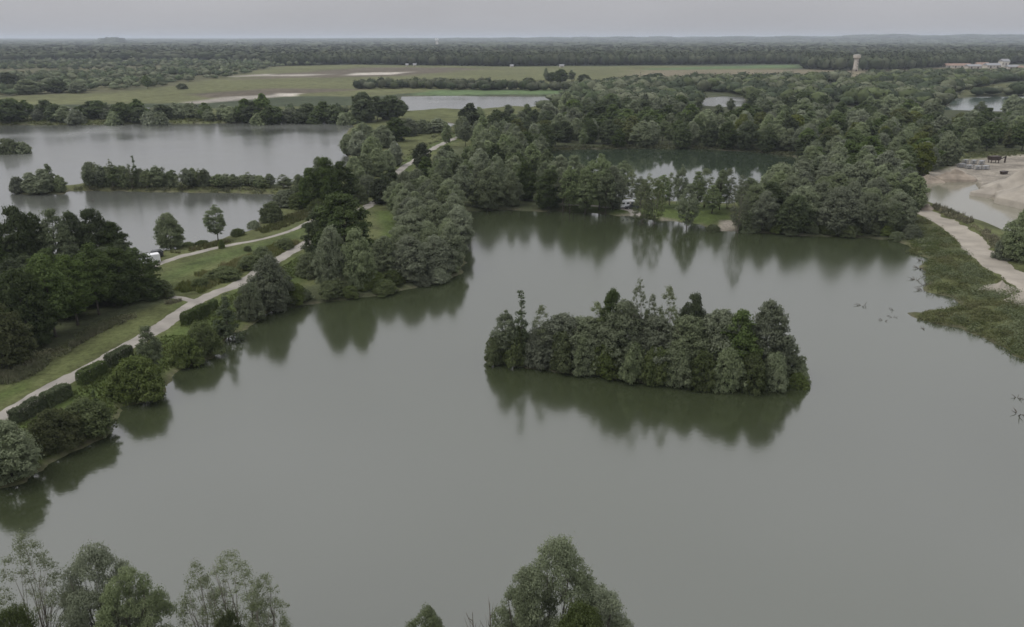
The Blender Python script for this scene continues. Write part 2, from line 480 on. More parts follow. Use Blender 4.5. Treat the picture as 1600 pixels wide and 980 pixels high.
def hz(x, y):
    """height of the finished land sheet at one place"""
    r, a = math.hypot(x, y), math.atan2(x, y)
    i = min(max(int(np.searchsorted(RR, r)), 1), len(RR) - 1); j = min(max(int(np.searchsorted(th, a)), 1), len(th) - 1)
    Z = gz.reshape(len(RR), len(th))
    s = (r - RR[i - 1]) / (RR[i] - RR[i - 1]); t = (a - th[j - 1]) / (th[j] - th[j - 1])
    return float((Z[i - 1, j - 1] * (1 - t) + Z[i - 1, j] * t) * (1 - s) + (Z[i, j - 1] * (1 - t) + Z[i, j] * t) * s)

# ================================================================== the land sheet
r1 = np.exp(np.arange(math.log(14), math.log(34), 0.03))
r2 = np.exp(np.arange(math.log(34), math.log(1500), 0.0085))
r3 = np.exp(np.arange(math.log(1500), math.log(42000), 0.022))
RR = np.concatenate([r1, r2, r3])
th = np.concatenate([np.radians(np.arange(-72, -38, 1.0)), np.arange(R(-38), R(38), 0.0045), np.radians(np.arange(38, 72.5, 1.0))])
TH, RD = np.meshgrid(th, RR)
gx, gy = (RD * np.sin(TH)).ravel(), (RD * np.cos(TH)).ravel()
g_sd = shore_sd(gx, gy)
gz = terrain(gx, gy, g_sd)
gr = np.hypot(gx, gy)

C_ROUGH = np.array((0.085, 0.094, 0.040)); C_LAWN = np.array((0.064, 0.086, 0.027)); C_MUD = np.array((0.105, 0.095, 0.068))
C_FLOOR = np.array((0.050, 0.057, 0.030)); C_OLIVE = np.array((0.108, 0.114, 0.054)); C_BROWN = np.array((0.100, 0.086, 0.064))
C_TAN = np.array((0.150, 0.132, 0.088)); C_PALE = np.array((0.42, 0.39, 0.34)); C_GREEN = np.array((0.085, 0.125, 0.055))
C_SAND = np.array((0.268, 0.243, 0.203)); C_FAR = np.array((0.050, 0.062, 0.036))
wob = (fbm(gx / 60, gy / 60, 21) - 0.5)
gc = np.where((gr < 640)[:, None], C_ROUGH, C_FAR * 1.0)

def zone(pts, c, soft=0.012, wobble=0.05, z=0.8):
    """paint one kind of ground cover into the land sheet"""
    global gc
    poly = G(pts, z); a = np.array(poly); m = np.hypot(*a.mean(0))
    lo = a.min(0) - m * 0.15; hi = a.max(0) + m * 0.15
    k = (gx > lo[0]) & (gx < hi[0]) & (gy > lo[1]) & (gy < hi[1])
    sd = poly_sd(gx[k], gy[k], poly) + wob[k] * gr[k] * wobble
    w = np.clip(0.5 - sd / (gr[k] * soft), 0, 1)[:, None]
    gc[k] = gc[k] * (1 - w) + c * w

# woods
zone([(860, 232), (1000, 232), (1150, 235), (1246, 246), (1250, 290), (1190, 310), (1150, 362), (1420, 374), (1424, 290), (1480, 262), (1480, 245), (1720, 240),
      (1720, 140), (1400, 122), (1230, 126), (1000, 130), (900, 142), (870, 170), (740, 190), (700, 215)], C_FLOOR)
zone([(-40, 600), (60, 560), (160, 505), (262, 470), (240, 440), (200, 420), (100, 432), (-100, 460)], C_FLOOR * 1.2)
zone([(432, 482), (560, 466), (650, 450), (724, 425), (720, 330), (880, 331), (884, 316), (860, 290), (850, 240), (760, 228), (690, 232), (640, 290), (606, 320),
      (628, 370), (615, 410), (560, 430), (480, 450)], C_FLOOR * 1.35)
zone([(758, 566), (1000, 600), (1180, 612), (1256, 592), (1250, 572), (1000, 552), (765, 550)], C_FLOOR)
# meadows and fields far off
zone([(-300, 168), (0, 166), (300, 161), (420, 152), (560, 151), (640, 146), (760, 141), (880, 141), (1000, 130), (1232, 126), (1232, 104), (1000, 103), (800, 104.5),
      (560, 101.5), (430, 103), (330, 124), (200, 142), (0, 152), (-300, 157)], C_OLIVE, 0.02, 0.06)
zone([(1000, 110), (1240, 109), (1480, 107), (1490, 117), (1232, 127), (1000, 131), (940, 136), (960, 122)], C_TAN, 0.03, 0.06)
zone([(1010, 107), (1250, 101), (1250, 106.5), (1010, 110)], C_GREEN, 0.02, 0.03)
zone([(370, 125), (480, 112), (560, 106), (640, 105.5), (780, 107.5), (700, 112.5), (640, 118), (480, 122)], C_BROWN, 0.03, 0.06)
zone([(270, 148), (420, 138), (570, 140), (500, 146), (440, 150), (330, 153)], C_BROWN, 0.02, 0.05)
zone([(530, 118.5), (556, 114.5), (645, 112.5), (606, 117)], C_PALE, 0.01, 0.02)
zone([(400, 119), (470, 116.5), (530, 116), (470, 119)], C_PALE * 0.7, 0.02, 0.03)
zone([(424, 151.5), (432, 146), (476, 146), (462, 151)], C_PALE, 0.01, 0.02)
zone([(290, 160), (350, 153), (440, 148), (440, 151), (360, 158), (300, 163)], C_PALE * 0.6, 0.015, 0.03)
zone([(140, 131), (175, 128.5), (222, 127), (222, 129.5), (175, 131.5)], C_PALE * 0.8, 0.01, 0.02)
zone([(360, 119), (420, 116), (420, 118), (362, 121)], C_PALE * 0.7, 0.01, 0.02)
zone([(1470, 150), (1560, 130), (1720, 120), (1720, 141), (1560, 144), (1500, 152)], C_OLIVE * 0.85, 0.02, 0.04)
zone([(1420, 108), (1500, 103), (1600, 101), (1600, 112), (1480, 112)], C_TAN, 0.02, 0.04)
zone([(1500, 66.6), (1600, 65.6), (1760, 66), (1760, 68), (1560, 68)], C_TAN * 1.2, 0.06, 0.1)
zone([(1240, 69), (1320, 68.5), (1330, 70), (1250, 70.5)], C_OLIVE * 1.2, 0.06, 0.1)
zone([(680, 141), (880, 141), (900, 148), (640, 149)], C_GREEN * 1.05, 0.02, 0.03)
zone([(-200, 186), (300, 183), (545, 183), (550, 191), (-200, 196)], C_ROUGH, 0.01, 0.02)
zone([(-300, 158), (0, 152), (200, 142), (330, 124), (430, 103), (430, 99), (-300, 97)], np.array((0.095, 0.094, 0.052)), 0.03, 0.08)
# bank and lawns of the near peninsula
zone([(-60, 700), (60, 640), (206, 556), (330, 478), (400, 440), (470, 400), (470, 440), (400, 480), (330, 530), (265, 570), (200, 625), (100, 690), (0, 745), (-100, 790)], C_LAWN, 0.02, 0.04)
zone([(-60, 655), (60, 600), (160, 545), (240, 500), (300, 472), (280, 480), (200, 515), (100, 568), (0, 618), (-60, 640)], C_LAWN, 0.02, 0.03)
zone([(245, 440), (290, 412), (350, 395), (420, 378), (480, 356), (470, 372), (400, 405), (330, 432), (290, 455)], C_LAWN * 0.95 + 0.006, 0.03, 0.05)
zone([(588, 332), (612, 330), (626, 360), (626, 395), (606, 412), (592, 400), (598, 360)], C_LAWN * 1.05, 0.012, 0.02)
zone([(600, 290), (625, 255), (660, 232), (700, 214), (742, 197), (760, 194), (750, 204), (700, 228), (655, 252), (620, 300)], C_LAWN, 0.015, 0.03)
zone([(990, 330), (1006, 316), (1060, 318), (1140, 322), (1145, 345), (1100, 350), (1060, 346), (1010, 340)], C_LAWN * 1.1, 0.012, 0.02)
zone([(884, 330), (890, 312), (990, 316), (990, 336), (930, 333)], C_LAWN * 0.8, 0.012, 0.02)
zone([(1480, 240), (1600, 236), (1720, 238), (1720, 248), (1560, 250), (1490, 250)], C_ROUGH * 1.1, 0.012, 0.02)
# dug gravel around the quarry pool
zone([(1424, 284), (1430, 272), (1480, 266), (1500, 254), (1545, 248), (1600, 243), (1760, 243), (1760, 335), (1600, 322), (1560, 316), (1530, 300), (1523, 283)], C_SAND, 0.008, 0.02)
zone([(1416, 284), (1428, 284), (1432, 315), (1450, 326), (1440, 332), (1420, 322)], C_SAND, 0.008, 0.015)
zone([(960, 339), (972, 332), (996, 330), (1000, 338)], C_SAND * 0.95, 0.006, 0.01)
zone([(1024, 346), (1034, 339), (1058, 341), (1066, 348)], C_SAND * 0.8, 0.006, 0.01)
zone([(1122, 362), (1125, 346), (1148, 346), (1150, 362)], C_SAND * 0.9, 0.006, 0.01)
# damp and driven-over patches in the yard, worn patches in the grass
zone([(1500, 272), (1545, 262), (1600, 258), (1600, 262), (1548, 268), (1510, 277)], C_SAND * 0.72, 0.008, 0.03)
zone([(1530, 292), (1560, 280), (1600, 274), (1600, 279), (1565, 288), (1538, 299)], C_SAND * 0.68, 0.008, 0.03)
zone([(1530, 252), (1600, 247), (1700, 248), (1700, 252), (1600, 251), (1536, 257)], C_SAND * 0.8, 0.008, 0.03)
zone([(60, 600), (150, 548), (240, 500), (262, 488), (240, 496), (150, 540), (60, 590)], C_ROUGH * 1.25, 0.02, 0.06)
zone([(280, 440), (340, 415), (420, 392), (400, 400), (330, 428)], C_ROUGH * 1.15, 0.03, 0.08)
# wet rim along every shore and dark lake bed
w_ = np.clip(1 - np.abs(g_sd - 0.2) / (0.5 + gr * 0.0022), 0, 1)[:, None] * 0.75
gc = gc * (1 - w_) + C_MUD * w_
nr, nt_ = len(RR), len(th)
ii = (np.arange(nr - 1)[:, None] * nt_ + np.arange(nt_ - 1)[None, :]).ravel()
gf = np.stack([ii, ii + 1, ii + nt_ + 1, ii + nt_], 1)
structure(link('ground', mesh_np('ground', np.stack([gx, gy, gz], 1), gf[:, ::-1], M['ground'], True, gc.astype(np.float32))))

# ================================================================== water
def water(name, shore, mat, out=0.9, z=0.0):
    p = np.array(shore); n = len(p)
    area = 0.5 * np.sum(p[:, 0] * np.roll(p[:, 1], -1) - np.roll(p[:, 0], -1) * p[:, 1])
    if area < 0:
        p = p[::-1]
    t = np.roll(p, -1, 0) - np.roll(p, 1, 0); t /= np.linalg.norm(t, axis=1)[:, None] + 1e-9
    q = p + np.stack([t[:, 1], -t[:, 0]], 1) * out
    vs_ = [(a, b, z) for a, b in q]
    tris = tessellate_polygon([[Vector(v) for v in vs_]])
    me = bpy.data.meshes.new(name)
    fs = []
    for a, b, c in tris:
        A, B, C_ = (Vector(vs_[k]) for k in (a, b, c))
        fs.append((a, b, c) if (B - A).cross(C_ - A).z > 0 else (a, c, b))
    me.from_pydata(vs_, [], fs); me.materials.append(mat); me.update()
    return structure(link(name, me))
water('lake_water', S_MAIN, M['water'])
water('lake_water', S_LEFT, M['water_left'])
water('pond_water', S_POND, M['water_pond'])
water('quarry_water', S_QUARRY, M['water_quarry'])
for k_, s_ in S_PONDS.items():
    water('pond_water', s_, M['water_left'] if k_ != 'TEAL' else M['water_teal'])

# ================================================================== tracks
def spline(pts, n=10):
    out = []
    P = [np.array(p, float) for p in pts]
    P = [2 * P[0] - P[1]] + P + [2 * P[-1] - P[-2]]
    for i in range(1, len(P) - 2):
        for j in range(n):
            t = j / n
            out.append(0.5 * ((2 * P[i]) + (-P[i - 1] + P[i + 1]) * t + (2 * P[i - 1] - 5 * P[i] + 4 * P[i + 1] - P[i + 2]) * t * t + (-P[i - 1] + 3 * P[i] - 3 * P[i + 1] + P[i + 2]) * t ** 3))
    out.append(P[-2])
    return np.array(out)

TRACKS = []
def off_track(P, margin=0.6):
    """which points keep clear of the tracks"""
    ok = np.ones(len(P), bool)
    for c, hw in TRACKS:
        for q in c[::2]:
            ok &= np.hypot(P[:, 0] - q[0], P[:, 1] - q[1]) > hw + margin
    return ok

def ribbon(name, pts, width, mat, lift=0.07, n=14, across=6):
    c = spline(G(pts, 0.9), n)
    t = np.gradient(c, axis=0); t /= np.linalg.norm(t, axis=1)[:, None] + 1e-9
    nrm = np.stack([t[:, 1], -t[:, 0]], 1)
    w = np.interp(np.linspace(0, 1, len(c)), np.linspace(0, 1, len(width)), width) if hasattr(width, '__len__') else np.full(len(c), width)
    wl = w * (0.40 + 0.30 * fbm(c[:, 0] * 0.35, c[:, 1] * 0.35, 51)); wr = w * (0.40 + 0.30 * fbm(c[:, 0] * 0.35, c[:, 1] * 0.35, 77))
    TRACKS.append((c, w.max() / 2))
    s = np.linspace(-1, 1, across)
    V = []
    for k in s:
        e = np.where(k < 0, wl, wr)
        V.append(c + nrm * (k * e)[:, None])
    V = np.array(V)                                   # across, along, 2
    x, y = V[..., 0].ravel(), V[..., 1].ravel()
    z = terrain(x, y) + lift
    z = z.reshape(across, -1); z[0] -= 0.12; z[-1] -= 0.12
    L = len(c)
    f = []
    for a in range(across - 1):
        for b in range(L - 1):
            f.append((a * L + b, (a + 1) * L + b, (a + 1) * L + b + 1, a * L + b + 1))
    return structure(link(name, mesh_np(name, np.stack([x, y, z.ravel()], 1), np.array(f)[:, ::-1], mat, True)))

TRACK = [(-120, 712), (-40, 674), (8, 651), (61, 618), (116, 588), (171, 558), (214, 536), (245, 516), (282, 490), (310, 471), (340, 458), (367, 448), (400, 428),
         (451, 397), (476, 382), (522, 352), (580, 320), (598, 306), (622, 270), (643, 254), (690, 226), (757, 197)]
ribbon('gravel_track', TRACK, 3.4, M['gravel'])
ribbon('gravel_path', [(308, 473), (285, 467), (262, 463), (236, 452), (222, 436), (222, 427), (245, 415), (281, 402), (332, 389), (400, 376), (438, 366), (484, 348), (553, 311), (600, 303)],
       [1.8, 1.6, 1.5, 1.5, 2.0, 2.2, 2.0, 1.6, 1.6, 1.5], M['gravel'], 0.09)
ribbon('gravel_path', [(860, 318), (884, 320), (927, 322), (978, 327), (994, 332), (985, 338)], [1.8, 1.8, 2.2, 4.0], M['gravel'], 0.09)
ribbon('quarry_track', [(1421, 288), (1424, 305), (1432, 322), (1448, 334), (1475, 348), (1506, 369), (1532, 397), (1560, 418), (1590, 436), (1660, 478)],
       [6.5, 6.0, 5.6, 6.0, 6.4, 6.8, 7.0], M['sand'], 0.08)

# ================================================================== plants: how a crown and a trunk are grown
SPEC = {  # kind: (base height, base width, crown start, leaf length, leaf width)
    'willow': (10.0, 8.5, 0.04, 0.36, 0.22),
    'alder': (11.0, 9.0, 0.05, 0.36, 0.26),
    'tall': (12.0, 6.5, 0.20, 0.34, 0.22),
    'spire': (9.0, 2.8, 0.06, 0.25, 0.16),
    'bush': (4.0, 5.5, 0.0, 0.25, 0.17),
    'sparse': (11.0, 6.0, 0.14, 0.28, 0.15),
}
SHAPE = {'lime': 'alder', 'ash': 'tall', 'dome': 'bush', 'limebush': 'bush', 'wbush': 'bush'}
LEAF = {'dome': 'bush', 'limebush': 'lime', 'wbush': 'willow'}

def env_radius(kind, s):
    """half width of the crown at height fraction s above its start (0..1), in crown widths"""
    s = np.clip(s, 0, 1)
    if kind == 'willow':
        return 0.5 * np.sin(math.pi * (s * 0.78 + 0.20)) ** 0.75
    if kind == 'alder':
        return 0.5 * np.sin(math.pi * (s * 0.80 + 0.17)) ** 0.7
    if kind in ('tall', 'sparse'):
        return 0.5 * np.sin(math.pi * (s * 0.82 + 0.15)) ** 0.85
    if kind == 'spire':
        return 0.5 * (1 - s) ** 0.75 + 0.05
    return 0.5 * np.sqrt(np.maximum(1 - (s * 0.97) ** 2.2, 0))

def grow_clumps(kind, g, n, rc):
    """foliage masses: centres and radii"""
    H, W, z0, _, _ = SPEC[kind]
    k1, p1, k2, p2 = g.integers(2, 4), g.random() * 6.28, g.integers(4, 7), g.random() * 6.28
    out = []
    tries = 0
    order = (np.arange(n * 12) * 0.618034) % 1.0
    while len(out) < n and tries < n * 12:
        s = order[tries]
        tries += 1
        th_ = g.random() * 6.283
        lob = 1 + 0.17 * math.sin(k1 * th_ + p1) + 0.12 * math.sin(k2 * th_ + p2)
        r = float(env_radius(kind, np.array(s))) * W * lob
        if g.random() > 0.25 + 1.5 * r / W:
            continue
        c_r = rc * (0.55 + 0.85 * g.random() ** 1.4) * (1.0 if kind != 'spire' else (1.15 - 0.8 * s))
        c_r = min(c_r, max(r * 0.8, 0.35 * rc))
        rho = max(0.0, r - c_r * 0.7) * math.sqrt(0.42 + 0.58 * g.random())
        top = 1 - 0.20 * (0.5 + 0.5 * math.sin(k1 * th_ + p1 + 1.7)) * min(1.0, rho / (0.4 * W))
        z = H * (z0 + (1 - z0) * s * top)
        z = min(max(z, c_r * 0.35), H - c_r * 0.7)
        c = np.array((rho * math.cos(th_), rho * math.sin(th_), z))
        if any(np.linalg.norm((c - q)) < 0.36 * (c_r + e) for q, e in out) and g.random() < 0.8:
            continue
        out.append((c, c_r))
    for j in range(3):                      # uneven leaders at the top
        a = g.random() * 6.283; q = W * 0.13 * g.random()
        out.append((np.array((q * math.cos(a), q * math.sin(a), H * (1 - 0.07 * j) - rc * 0.45)), rc * (0.5 + 0.12 * j)))
    return out

def leaves_at(P, N, L, Wd, g):
    """one rhombic leaf spray per point, lying roughly across its normal"""
    n = len(P)
    rv = g.normal(size=(n, 3))
    T = np.cross(N, rv); T /= np.linalg.norm(T, axis=1)[:, None] + 1e-9
    B = np.cross(N, T)
    l = (L * (0.6 + 0.8 * g.random(n)))[:, None]; w = (Wd * (0.6 + 0.8 * g.random(n)))[:, None]
    bend = N * l * 0.12
    a = P - T * l * 0.5 - bend; c = P + T * l * 0.5 - bend
    b = P + B * w * 0.5 + bend; d = P - B * w * 0.5 + bend
    V = np.stack([a, b, c, d], 1).reshape(-1, 3)
    F = np.arange(n * 4).reshape(n, 4)
    return V, F

def foliage(cl, g, dens, L, Wd, flat=0.85, up=0.35, jitter=0.75, fill=0.15, loose=0.06):
    Ps, Ns = [], []
    for c, r in cl:
        n = max(6, int(dens * r * r))
        v = g.normal(size=(n, 3)); v /= np.linalg.norm(v, axis=1)[:, None]
        low = v[:, 2] < -0.25
        v[low, 2] *= -g.random(int(low.sum())) * 1.2
        v /= np.linalg.norm(v, axis=1)[:, None]
        rr = r * (1.06 - 0.42 * g.random(n) ** 1.8)
        ka, kb = g.normal(size=3) * 2.6, g.normal(size=3) * 5.0
        rr *= 1 + 0.20 * np.sin(v @ ka + g.random() * 6) + 0.12 * np.sin(v @ kb + g.random() * 6)
        out_ = (g.random(n) < loose) & (v[:, 2] > -0.1)
        rr[out_] *= 1.05 + 0.35 * g.random(int(out_.sum()))
        inner = g.random(n) < fill
        rr[inner] *= g.random(int(inner.sum()))
        p = c + v * rr[:, None] * np.array((1, 1, flat))
        nn = v + g.normal(size=(n, 3)) * jitter * 0.5 + np.array((0, 0, up))
        nn /= np.linalg.norm(nn, axis=1)[:, None]
        Ps.append(p); Ns.append(nn)
    return leaves_at(np.concatenate(Ps), np.concatenate(Ns), L, Wd, g)

def trunk_mb(kind, g, cl, twigs=10, sides=6):
    H, W, z0, _, _ = SPEC[kind]
    mb = MB()
    stems = {'willow': 4, 'alder': 2, 'tall': 1, 'spire': 1, 'bush': 5, 'sparse': 3}[kind]
    r0 = {'willow': 0.16, 'alder': 0.24, 'tall': 0.17, 'spire': 0.07, 'bush': 0.06, 'sparse': 0.11}[kind]
    axes = []
    for s in range(stems):
        a = 6.283 * s / stems + g.random()
        lean = (0.0 if stems == 1 else 0.22 * W * (0.5 + g.random() * 0.7))
        hh = H * (0.93 if stems == 1 else 0.72 + 0.16 * g.random())
        pts = []; rad = []
        for k in range(7):
            t = k / 6
            q = lean * t ** 1.3
            pts.append((q * math.cos(a) + 0.06 * stems * math.cos(a) + g.normal() * 0.012 * H * t, q * math.sin(a) + 0.06 * stems * math.sin(a) + g.normal() * 0.012 * H * t, -0.5 + (hh + 0.5) * t))
            rad.append(r0 * (1 - 0.86 * t) * (1.25 if k == 0 else 1.0))
        mb.tube(pts, rad, sides)
        axes.append(pts)
    idx = g.permutation(len(cl))[:twigs]
    for i in idx:
        c = cl[i][0]
        best = min(axes, key=lambda A: min((Vector(q) - Vector(c)).length for q in A))
        zt = max(0.12 * H, c[2] * 0.62)
        k = min(range(7), key=lambda j: abs(best[j][2] - zt))
        a = Vector(best[k]); b = Vector(c)
        m = (a + b) / 2 + Vector((0, 0, 0.03 * H))
        rr = max(0.02, r0 * (1 - 0.86 * k / 6) * 0.45)
        mb.tube([a, m, b], [rr, rr * 0.65, rr * 0.25], 5, False)
    return mb

LOD = {  # clumps, clump radius as a share of the width, leaves per square metre of clump radius, leaf size, twigs
    'fine': (2.6, 0.52, 5.2, 0.40, 60), 'hi': (1.7, 0.74, 1.75, 0.92, 16), 'mid': (1.0, 1.0, 0.62, 1.7, 7), 'lo': (0.7, 1.25, 0.24, 2.8, 3)}
NCL = {'willow': 84, 'alder': 78, 'tall': 62, 'spire': 34, 'bush': 84, 'sparse': 60}
RCL = {'willow': 0.132, 'alder': 0.135, 'tall': 0.15, 'spire': 0.24, 'bush': 0.128, 'sparse': 0.13}
DEN = {'willow': 120, 'alder': 120, 'tall': 115, 'spire': 210, 'bush': 215, 'sparse': 90}
PROTO = {}
def proto(kind, lod, var):
    """shared crown and trunk meshes of one kind of plant"""
    shape = SHAPE.get(kind, kind)
    key = (kind, lod, var)
    if key in PROTO:
        return PROTO[key]
    g = np.random.default_rng(abs(hash((sum(map(ord, kind)), len(lod), ord(lod[0]), var))) % (2 ** 31))
    H, W, z0, L, Wd = SPEC[shape]
    cf, rf, df, lf, tw = LOD[lod]
    cl = grow_clumps(shape, g, int(NCL[shape] * cf), W * RCL[shape] * rf)
    flat, jit = (0.85, {'fine': 1.1, 'hi': 0.85, 'mid': 0.6, 'lo': 0.5}[lod]) if shape != 'spire' else (1.1, 0.9)
    V, Fc = foliage(cl, g, DEN[shape] * df / (0.8 if lod == 'fine' else 1), L * lf, Wd * lf, flat, 0.30, jit, 0.12 if shape != 'sparse' else 0.5, {'fine': 0.2, 'hi': 0.13, 'mid': 0.07, 'lo': 0.05}[lod])
    if lod != 'fine' and shape not in ('sparse', 'spire'):      # leaves that close the hollows between the masses
        n = int(len(Fc) * {'willow': 0.11, 'bush': 0.11, 'alder': 0.09, 'tall': 0.05}[shape])
        a, q = g.random(n) * 6.283, g.random(n) ** 0.9
        r = env_radius(shape, q) * W * (0.58 + 0.24 * g.random(n))
        P = np.stack([r * np.cos(a), r * np.sin(a), H * (z0 + (1 - z0) * q * 0.86)], 1) + g.normal(size=(n, 3)) * 0.03 * W
        N = np.stack([np.cos(a), np.sin(a), q * 1.6 - 0.2], 1) + g.normal(size=(n, 3)) * 0.35
        N /= np.linalg.norm(N, axis=1)[:, None]
        V2, F2 = leaves_at(P, N, L * lf * 1.15, Wd * lf * 1.15, g)
        Fc = np.concatenate([Fc, F2 + len(V)]); V = np.concatenate([V, V2])
    V[:, 2] = np.maximum(V[:, 2], 0.03)
    crown = mesh_np('crown', V, Fc, M[LEAF.get(kind, kind)])
    trunk = trunk_mb(shape, g, cl, tw, 6 if lod in ('fine', 'hi') else 4).mesh('trunk', M['palebark' if kind in ('sparse',) else 'bark'], True)
    PROTO[key] = (crown, trunk, H, W, V, Fc)
    return PROTO[key]

NAME = {'willow': ('willow_tree', 'tree'), 'alder': ('alder_tree', 'tree'), 'tall': ('poplar_tree', 'tree'), 'spire': ('slender_tree', 'tree'), 'bush': ('shrub', 'shrub'),
        'dome': ('shrub', 'shrub'), 'limebush': ('shrub', 'shrub'), 'wbush': ('willow_shrub', 'shrub'), 'sparse': ('thin_tree', 'tree'), 'lime': ('broadleaf_tree', 'tree'), 'ash': ('ash_tree', 'tree')}
TREES = []
REG = []
HIDDEN = set([33, 37, 38, 43, 46, 107, 108, 109, 112, 113, 114, 117, 122, 144, 216, 232, 255, 269, 282, 365, 369, 371, 403, 426, 428, 429, 430, 435, 440, 444, 448, 450, 453, 465, 469, 470, 471, 477, 483, 484, 487, 491, 493, 496, 503, 505, 511, 514, 515, 520, 522, 524, 528, 530, 535, 536, 538, 540, 551, 555, 558, 563, 564, 565, 569, 571, 573, 577, 578, 582, 585, 590, 592, 596, 603, 605, 608, 624, 626, 631, 634, 635, 644, 646, 647, 650, 656, 659, 663, 679, 680, 687, 692, 696, 698, 699, 700, 702, 704, 706, 713, 718, 727, 738, 740, 753, 754, 756, 757, 758, 759, 763, 771, 775, 778, 785, 787, 791, 793, 794, 832])      # feet of trees that other trees cover wholly in the photo
SEQ = [0]
def plant(kind, x, y, h, w, label, group=None, lod=None, rz=None, z=None):
    """one tree or shrub of its own: an Empty at the foot, its trunk and its crown"""
    dist = math.hypot(x, y)
    if lod is None:
        lod = 'hi' if dist < 265 else ('mid' if dist < 430 else 'lo')
    nv = {'fine': 1, 'hi': 3, 'mid': 4, 'lo': 4}[lod]
    var = random.randrange(nv) if lod != 'fine' else SEQ[0]
    crown, trunk, H, W, _, _ = proto(kind, lod, var)
    nm, cat = NAME[kind]
    rz_ = random.random() * 6.283 if rz is None else rz
    SEQ[0] += 1
    if SEQ[0] in HIDDEN:
        return None
    e = bpy.data.objects.new(nm, None); col.objects.link(e)
    e.empty_display_size = 0.5
    e.location = (x, y, (hz(x, y) if z is None else z) - 0.05)
    e.rotation_euler = (0, 0, rz_)
    e.scale = (w / W, w / W, h / H)
    tag(e, label, cat, group)
    link('crown', crown, e); link('trunk', trunk, e)
    TREES.append((e, x, y, h, w, kind))
    e['seq'] = SEQ[0]
    return e

def plant_px(kind, u, vb, vt, wpx, label, group=None, lod=None):
    """tree whose foot, top and width are read off the photo, stood at its real place and size"""
    x, y = at(u, vb, 0.6)
    d0 = math.hypot(x, y)
    if d0 < 330 and SHAPE.get(kind, kind) in ('bush', 'willow', 'alder'):
        # vb is where the leaf skirt meets the water or grass: the foot stands behind it
        k = 1 + {'bush': 0.44, 'willow': 0.26, 'alder': 0.2}[SHAPE.get(kind, kind)] * wpx * depth_of(x, y) / F_PX / d0
        x, y = x * k, y * k
    h = max(0.6, height_for(y, vt) - 0.6)
    w = wpx * depth_of(x, y, h / 2) / F_PX
    s = 0.86 if SHAPE.get(kind, kind) == 'bush' else 0.93       # loose sprays reach a little past the crown outline
    return plant(kind, x, y, h * 0.96, w * s, label, group, lod)

ORD = ['first', 'second', 'third', 'fourth', 'fifth', 'sixth', 'seventh', 'eighth', 'ninth', 'tenth', 'eleventh', 'twelfth', 'thirteenth', 'fourteenth', 'fifteenth',
       'sixteenth', 'seventeenth', 'eighteenth', 'nineteenth', 'twentieth', 'twenty-first', 'twenty-second', 'twenty-third', 'twenty-fourth', 'twenty-fifth', 'twenty-sixth', 'twenty-seventh']

WORD = {'willow': 'silvery green willow', 'alder': 'dark round crowned tree', 'tall': 'tall grey green tree', 'spire': 'slender pointed tree', 'bush': 'low green shrub', 'dome': 'low green shrub',
        'limebush': 'yellow green shrub', 'wbush': 'grey green willow shrub', 'sparse': 'thin open tree', 'lime': 'yellow green broad tree', 'ash': 'mid green leafy tree'}

OPEN = [[(632, 152), (866, 152), (845, 164), (640, 165)], [(1094, 153), (1164, 153), (1164, 165), (1096, 165)], [(1492, 153), (1605, 153), (1605, 171), (1492, 171)], [(1285, 166.5), (1492, 166.5), (1492, 170), (1285, 170)],
        [(1425, 285), (1522, 285), (1540, 308), (1600, 324), (1600, 370), (1500, 335)], [(1286, 130), (1310, 130), (1310, 135), (1286, 135)], [(660, 222), (700, 210), (745, 197), (756, 197), (700, 226), (652, 250), (624, 286), (612, 290)],
        [(1484, 243), (1600, 238), (1600, 245), (1490, 250)], [(1328, 84), (1344, 84), (1344, 110), (1328, 110)]]
OPEN_BOX = (600, 125)
OPEN_S = [np.array([(a, b) for a, b in p]) for p in OPEN]
def in_view(x, y, h, w):
    """would a tree here stand in front of open water, sand or track that lies in plain sight"""
    d = depth_of(x, y, h / 2)
    us, vs_ = [], []
    for k in (0.15, 0.4, 0.65, 0.9):
        for q in (-0.3, 0, 0.3):
            u, v = project(x, y, 0.8 + h * k)
            us.append(u + q * w * F_PX / d); vs_.append(v)
    us, vs_ = np.array(us), np.array(vs_)
    if us.max() < 610 or vs_.min() > 372:
        return False
    return any((poly_sd(us, vs_, p) < 0).any() for p in OPEN_S)

def scatter(poly_px, spacing, kinds, hr, wr, place, group, keep=None, inset=1.0, lod=None, seed=1, bias=None, maxn=999):
    """trees of a wood at random feet inside a ground outline, no two closer than the spacing"""
    poly = np.array(G(poly_px, 0.6)); g = np.random.default_rng(seed)
    lo, hi = poly.min(0), poly.max(0)
    n = int((hi - lo).prod() / spacing ** 2 * 5)
    c = lo + (hi - lo) * g.random((n, 2))
    ok = poly_sd(c[:, 0], c[:, 1], poly) < -inset * 0.2
    ok[ok] = shore_sd(c[ok, 0], c[ok, 1]) > inset
    pts = []
    for p in c[ok]:
        if all((p[0] - q[0]) ** 2 + (p[1] - q[1]) ** 2 > spacing ** 2 for q in pts):
            pts.append(p)
        if len(pts) >= maxn:
            break
    ks, ws = zip(*kinds)
    ws = np.array(ws) / sum(ws)
    for p in pts:
        if keep and not keep(p):
            continue
        k = ks[g.choice(len(ks), p=ws)]
        h = hr[0] + (hr[1] - hr[0]) * g.random() ** 1.1
        w = h * (wr[0] + (wr[1] - wr[0]) * g.random())
        if k in ('tall', 'sparse'):
            w *= 0.72
        if k in ('bush', 'wbush', 'limebush', 'dome'):
            h *= 0.55
        if in_view(p[0], p[1], h, w) and g.random() < 0.86:
            continue
        REG.append((place, k, plant(k, p[0], p[1], h, w, '', group + ', ' + k_plural(k), lod)))
    return pts

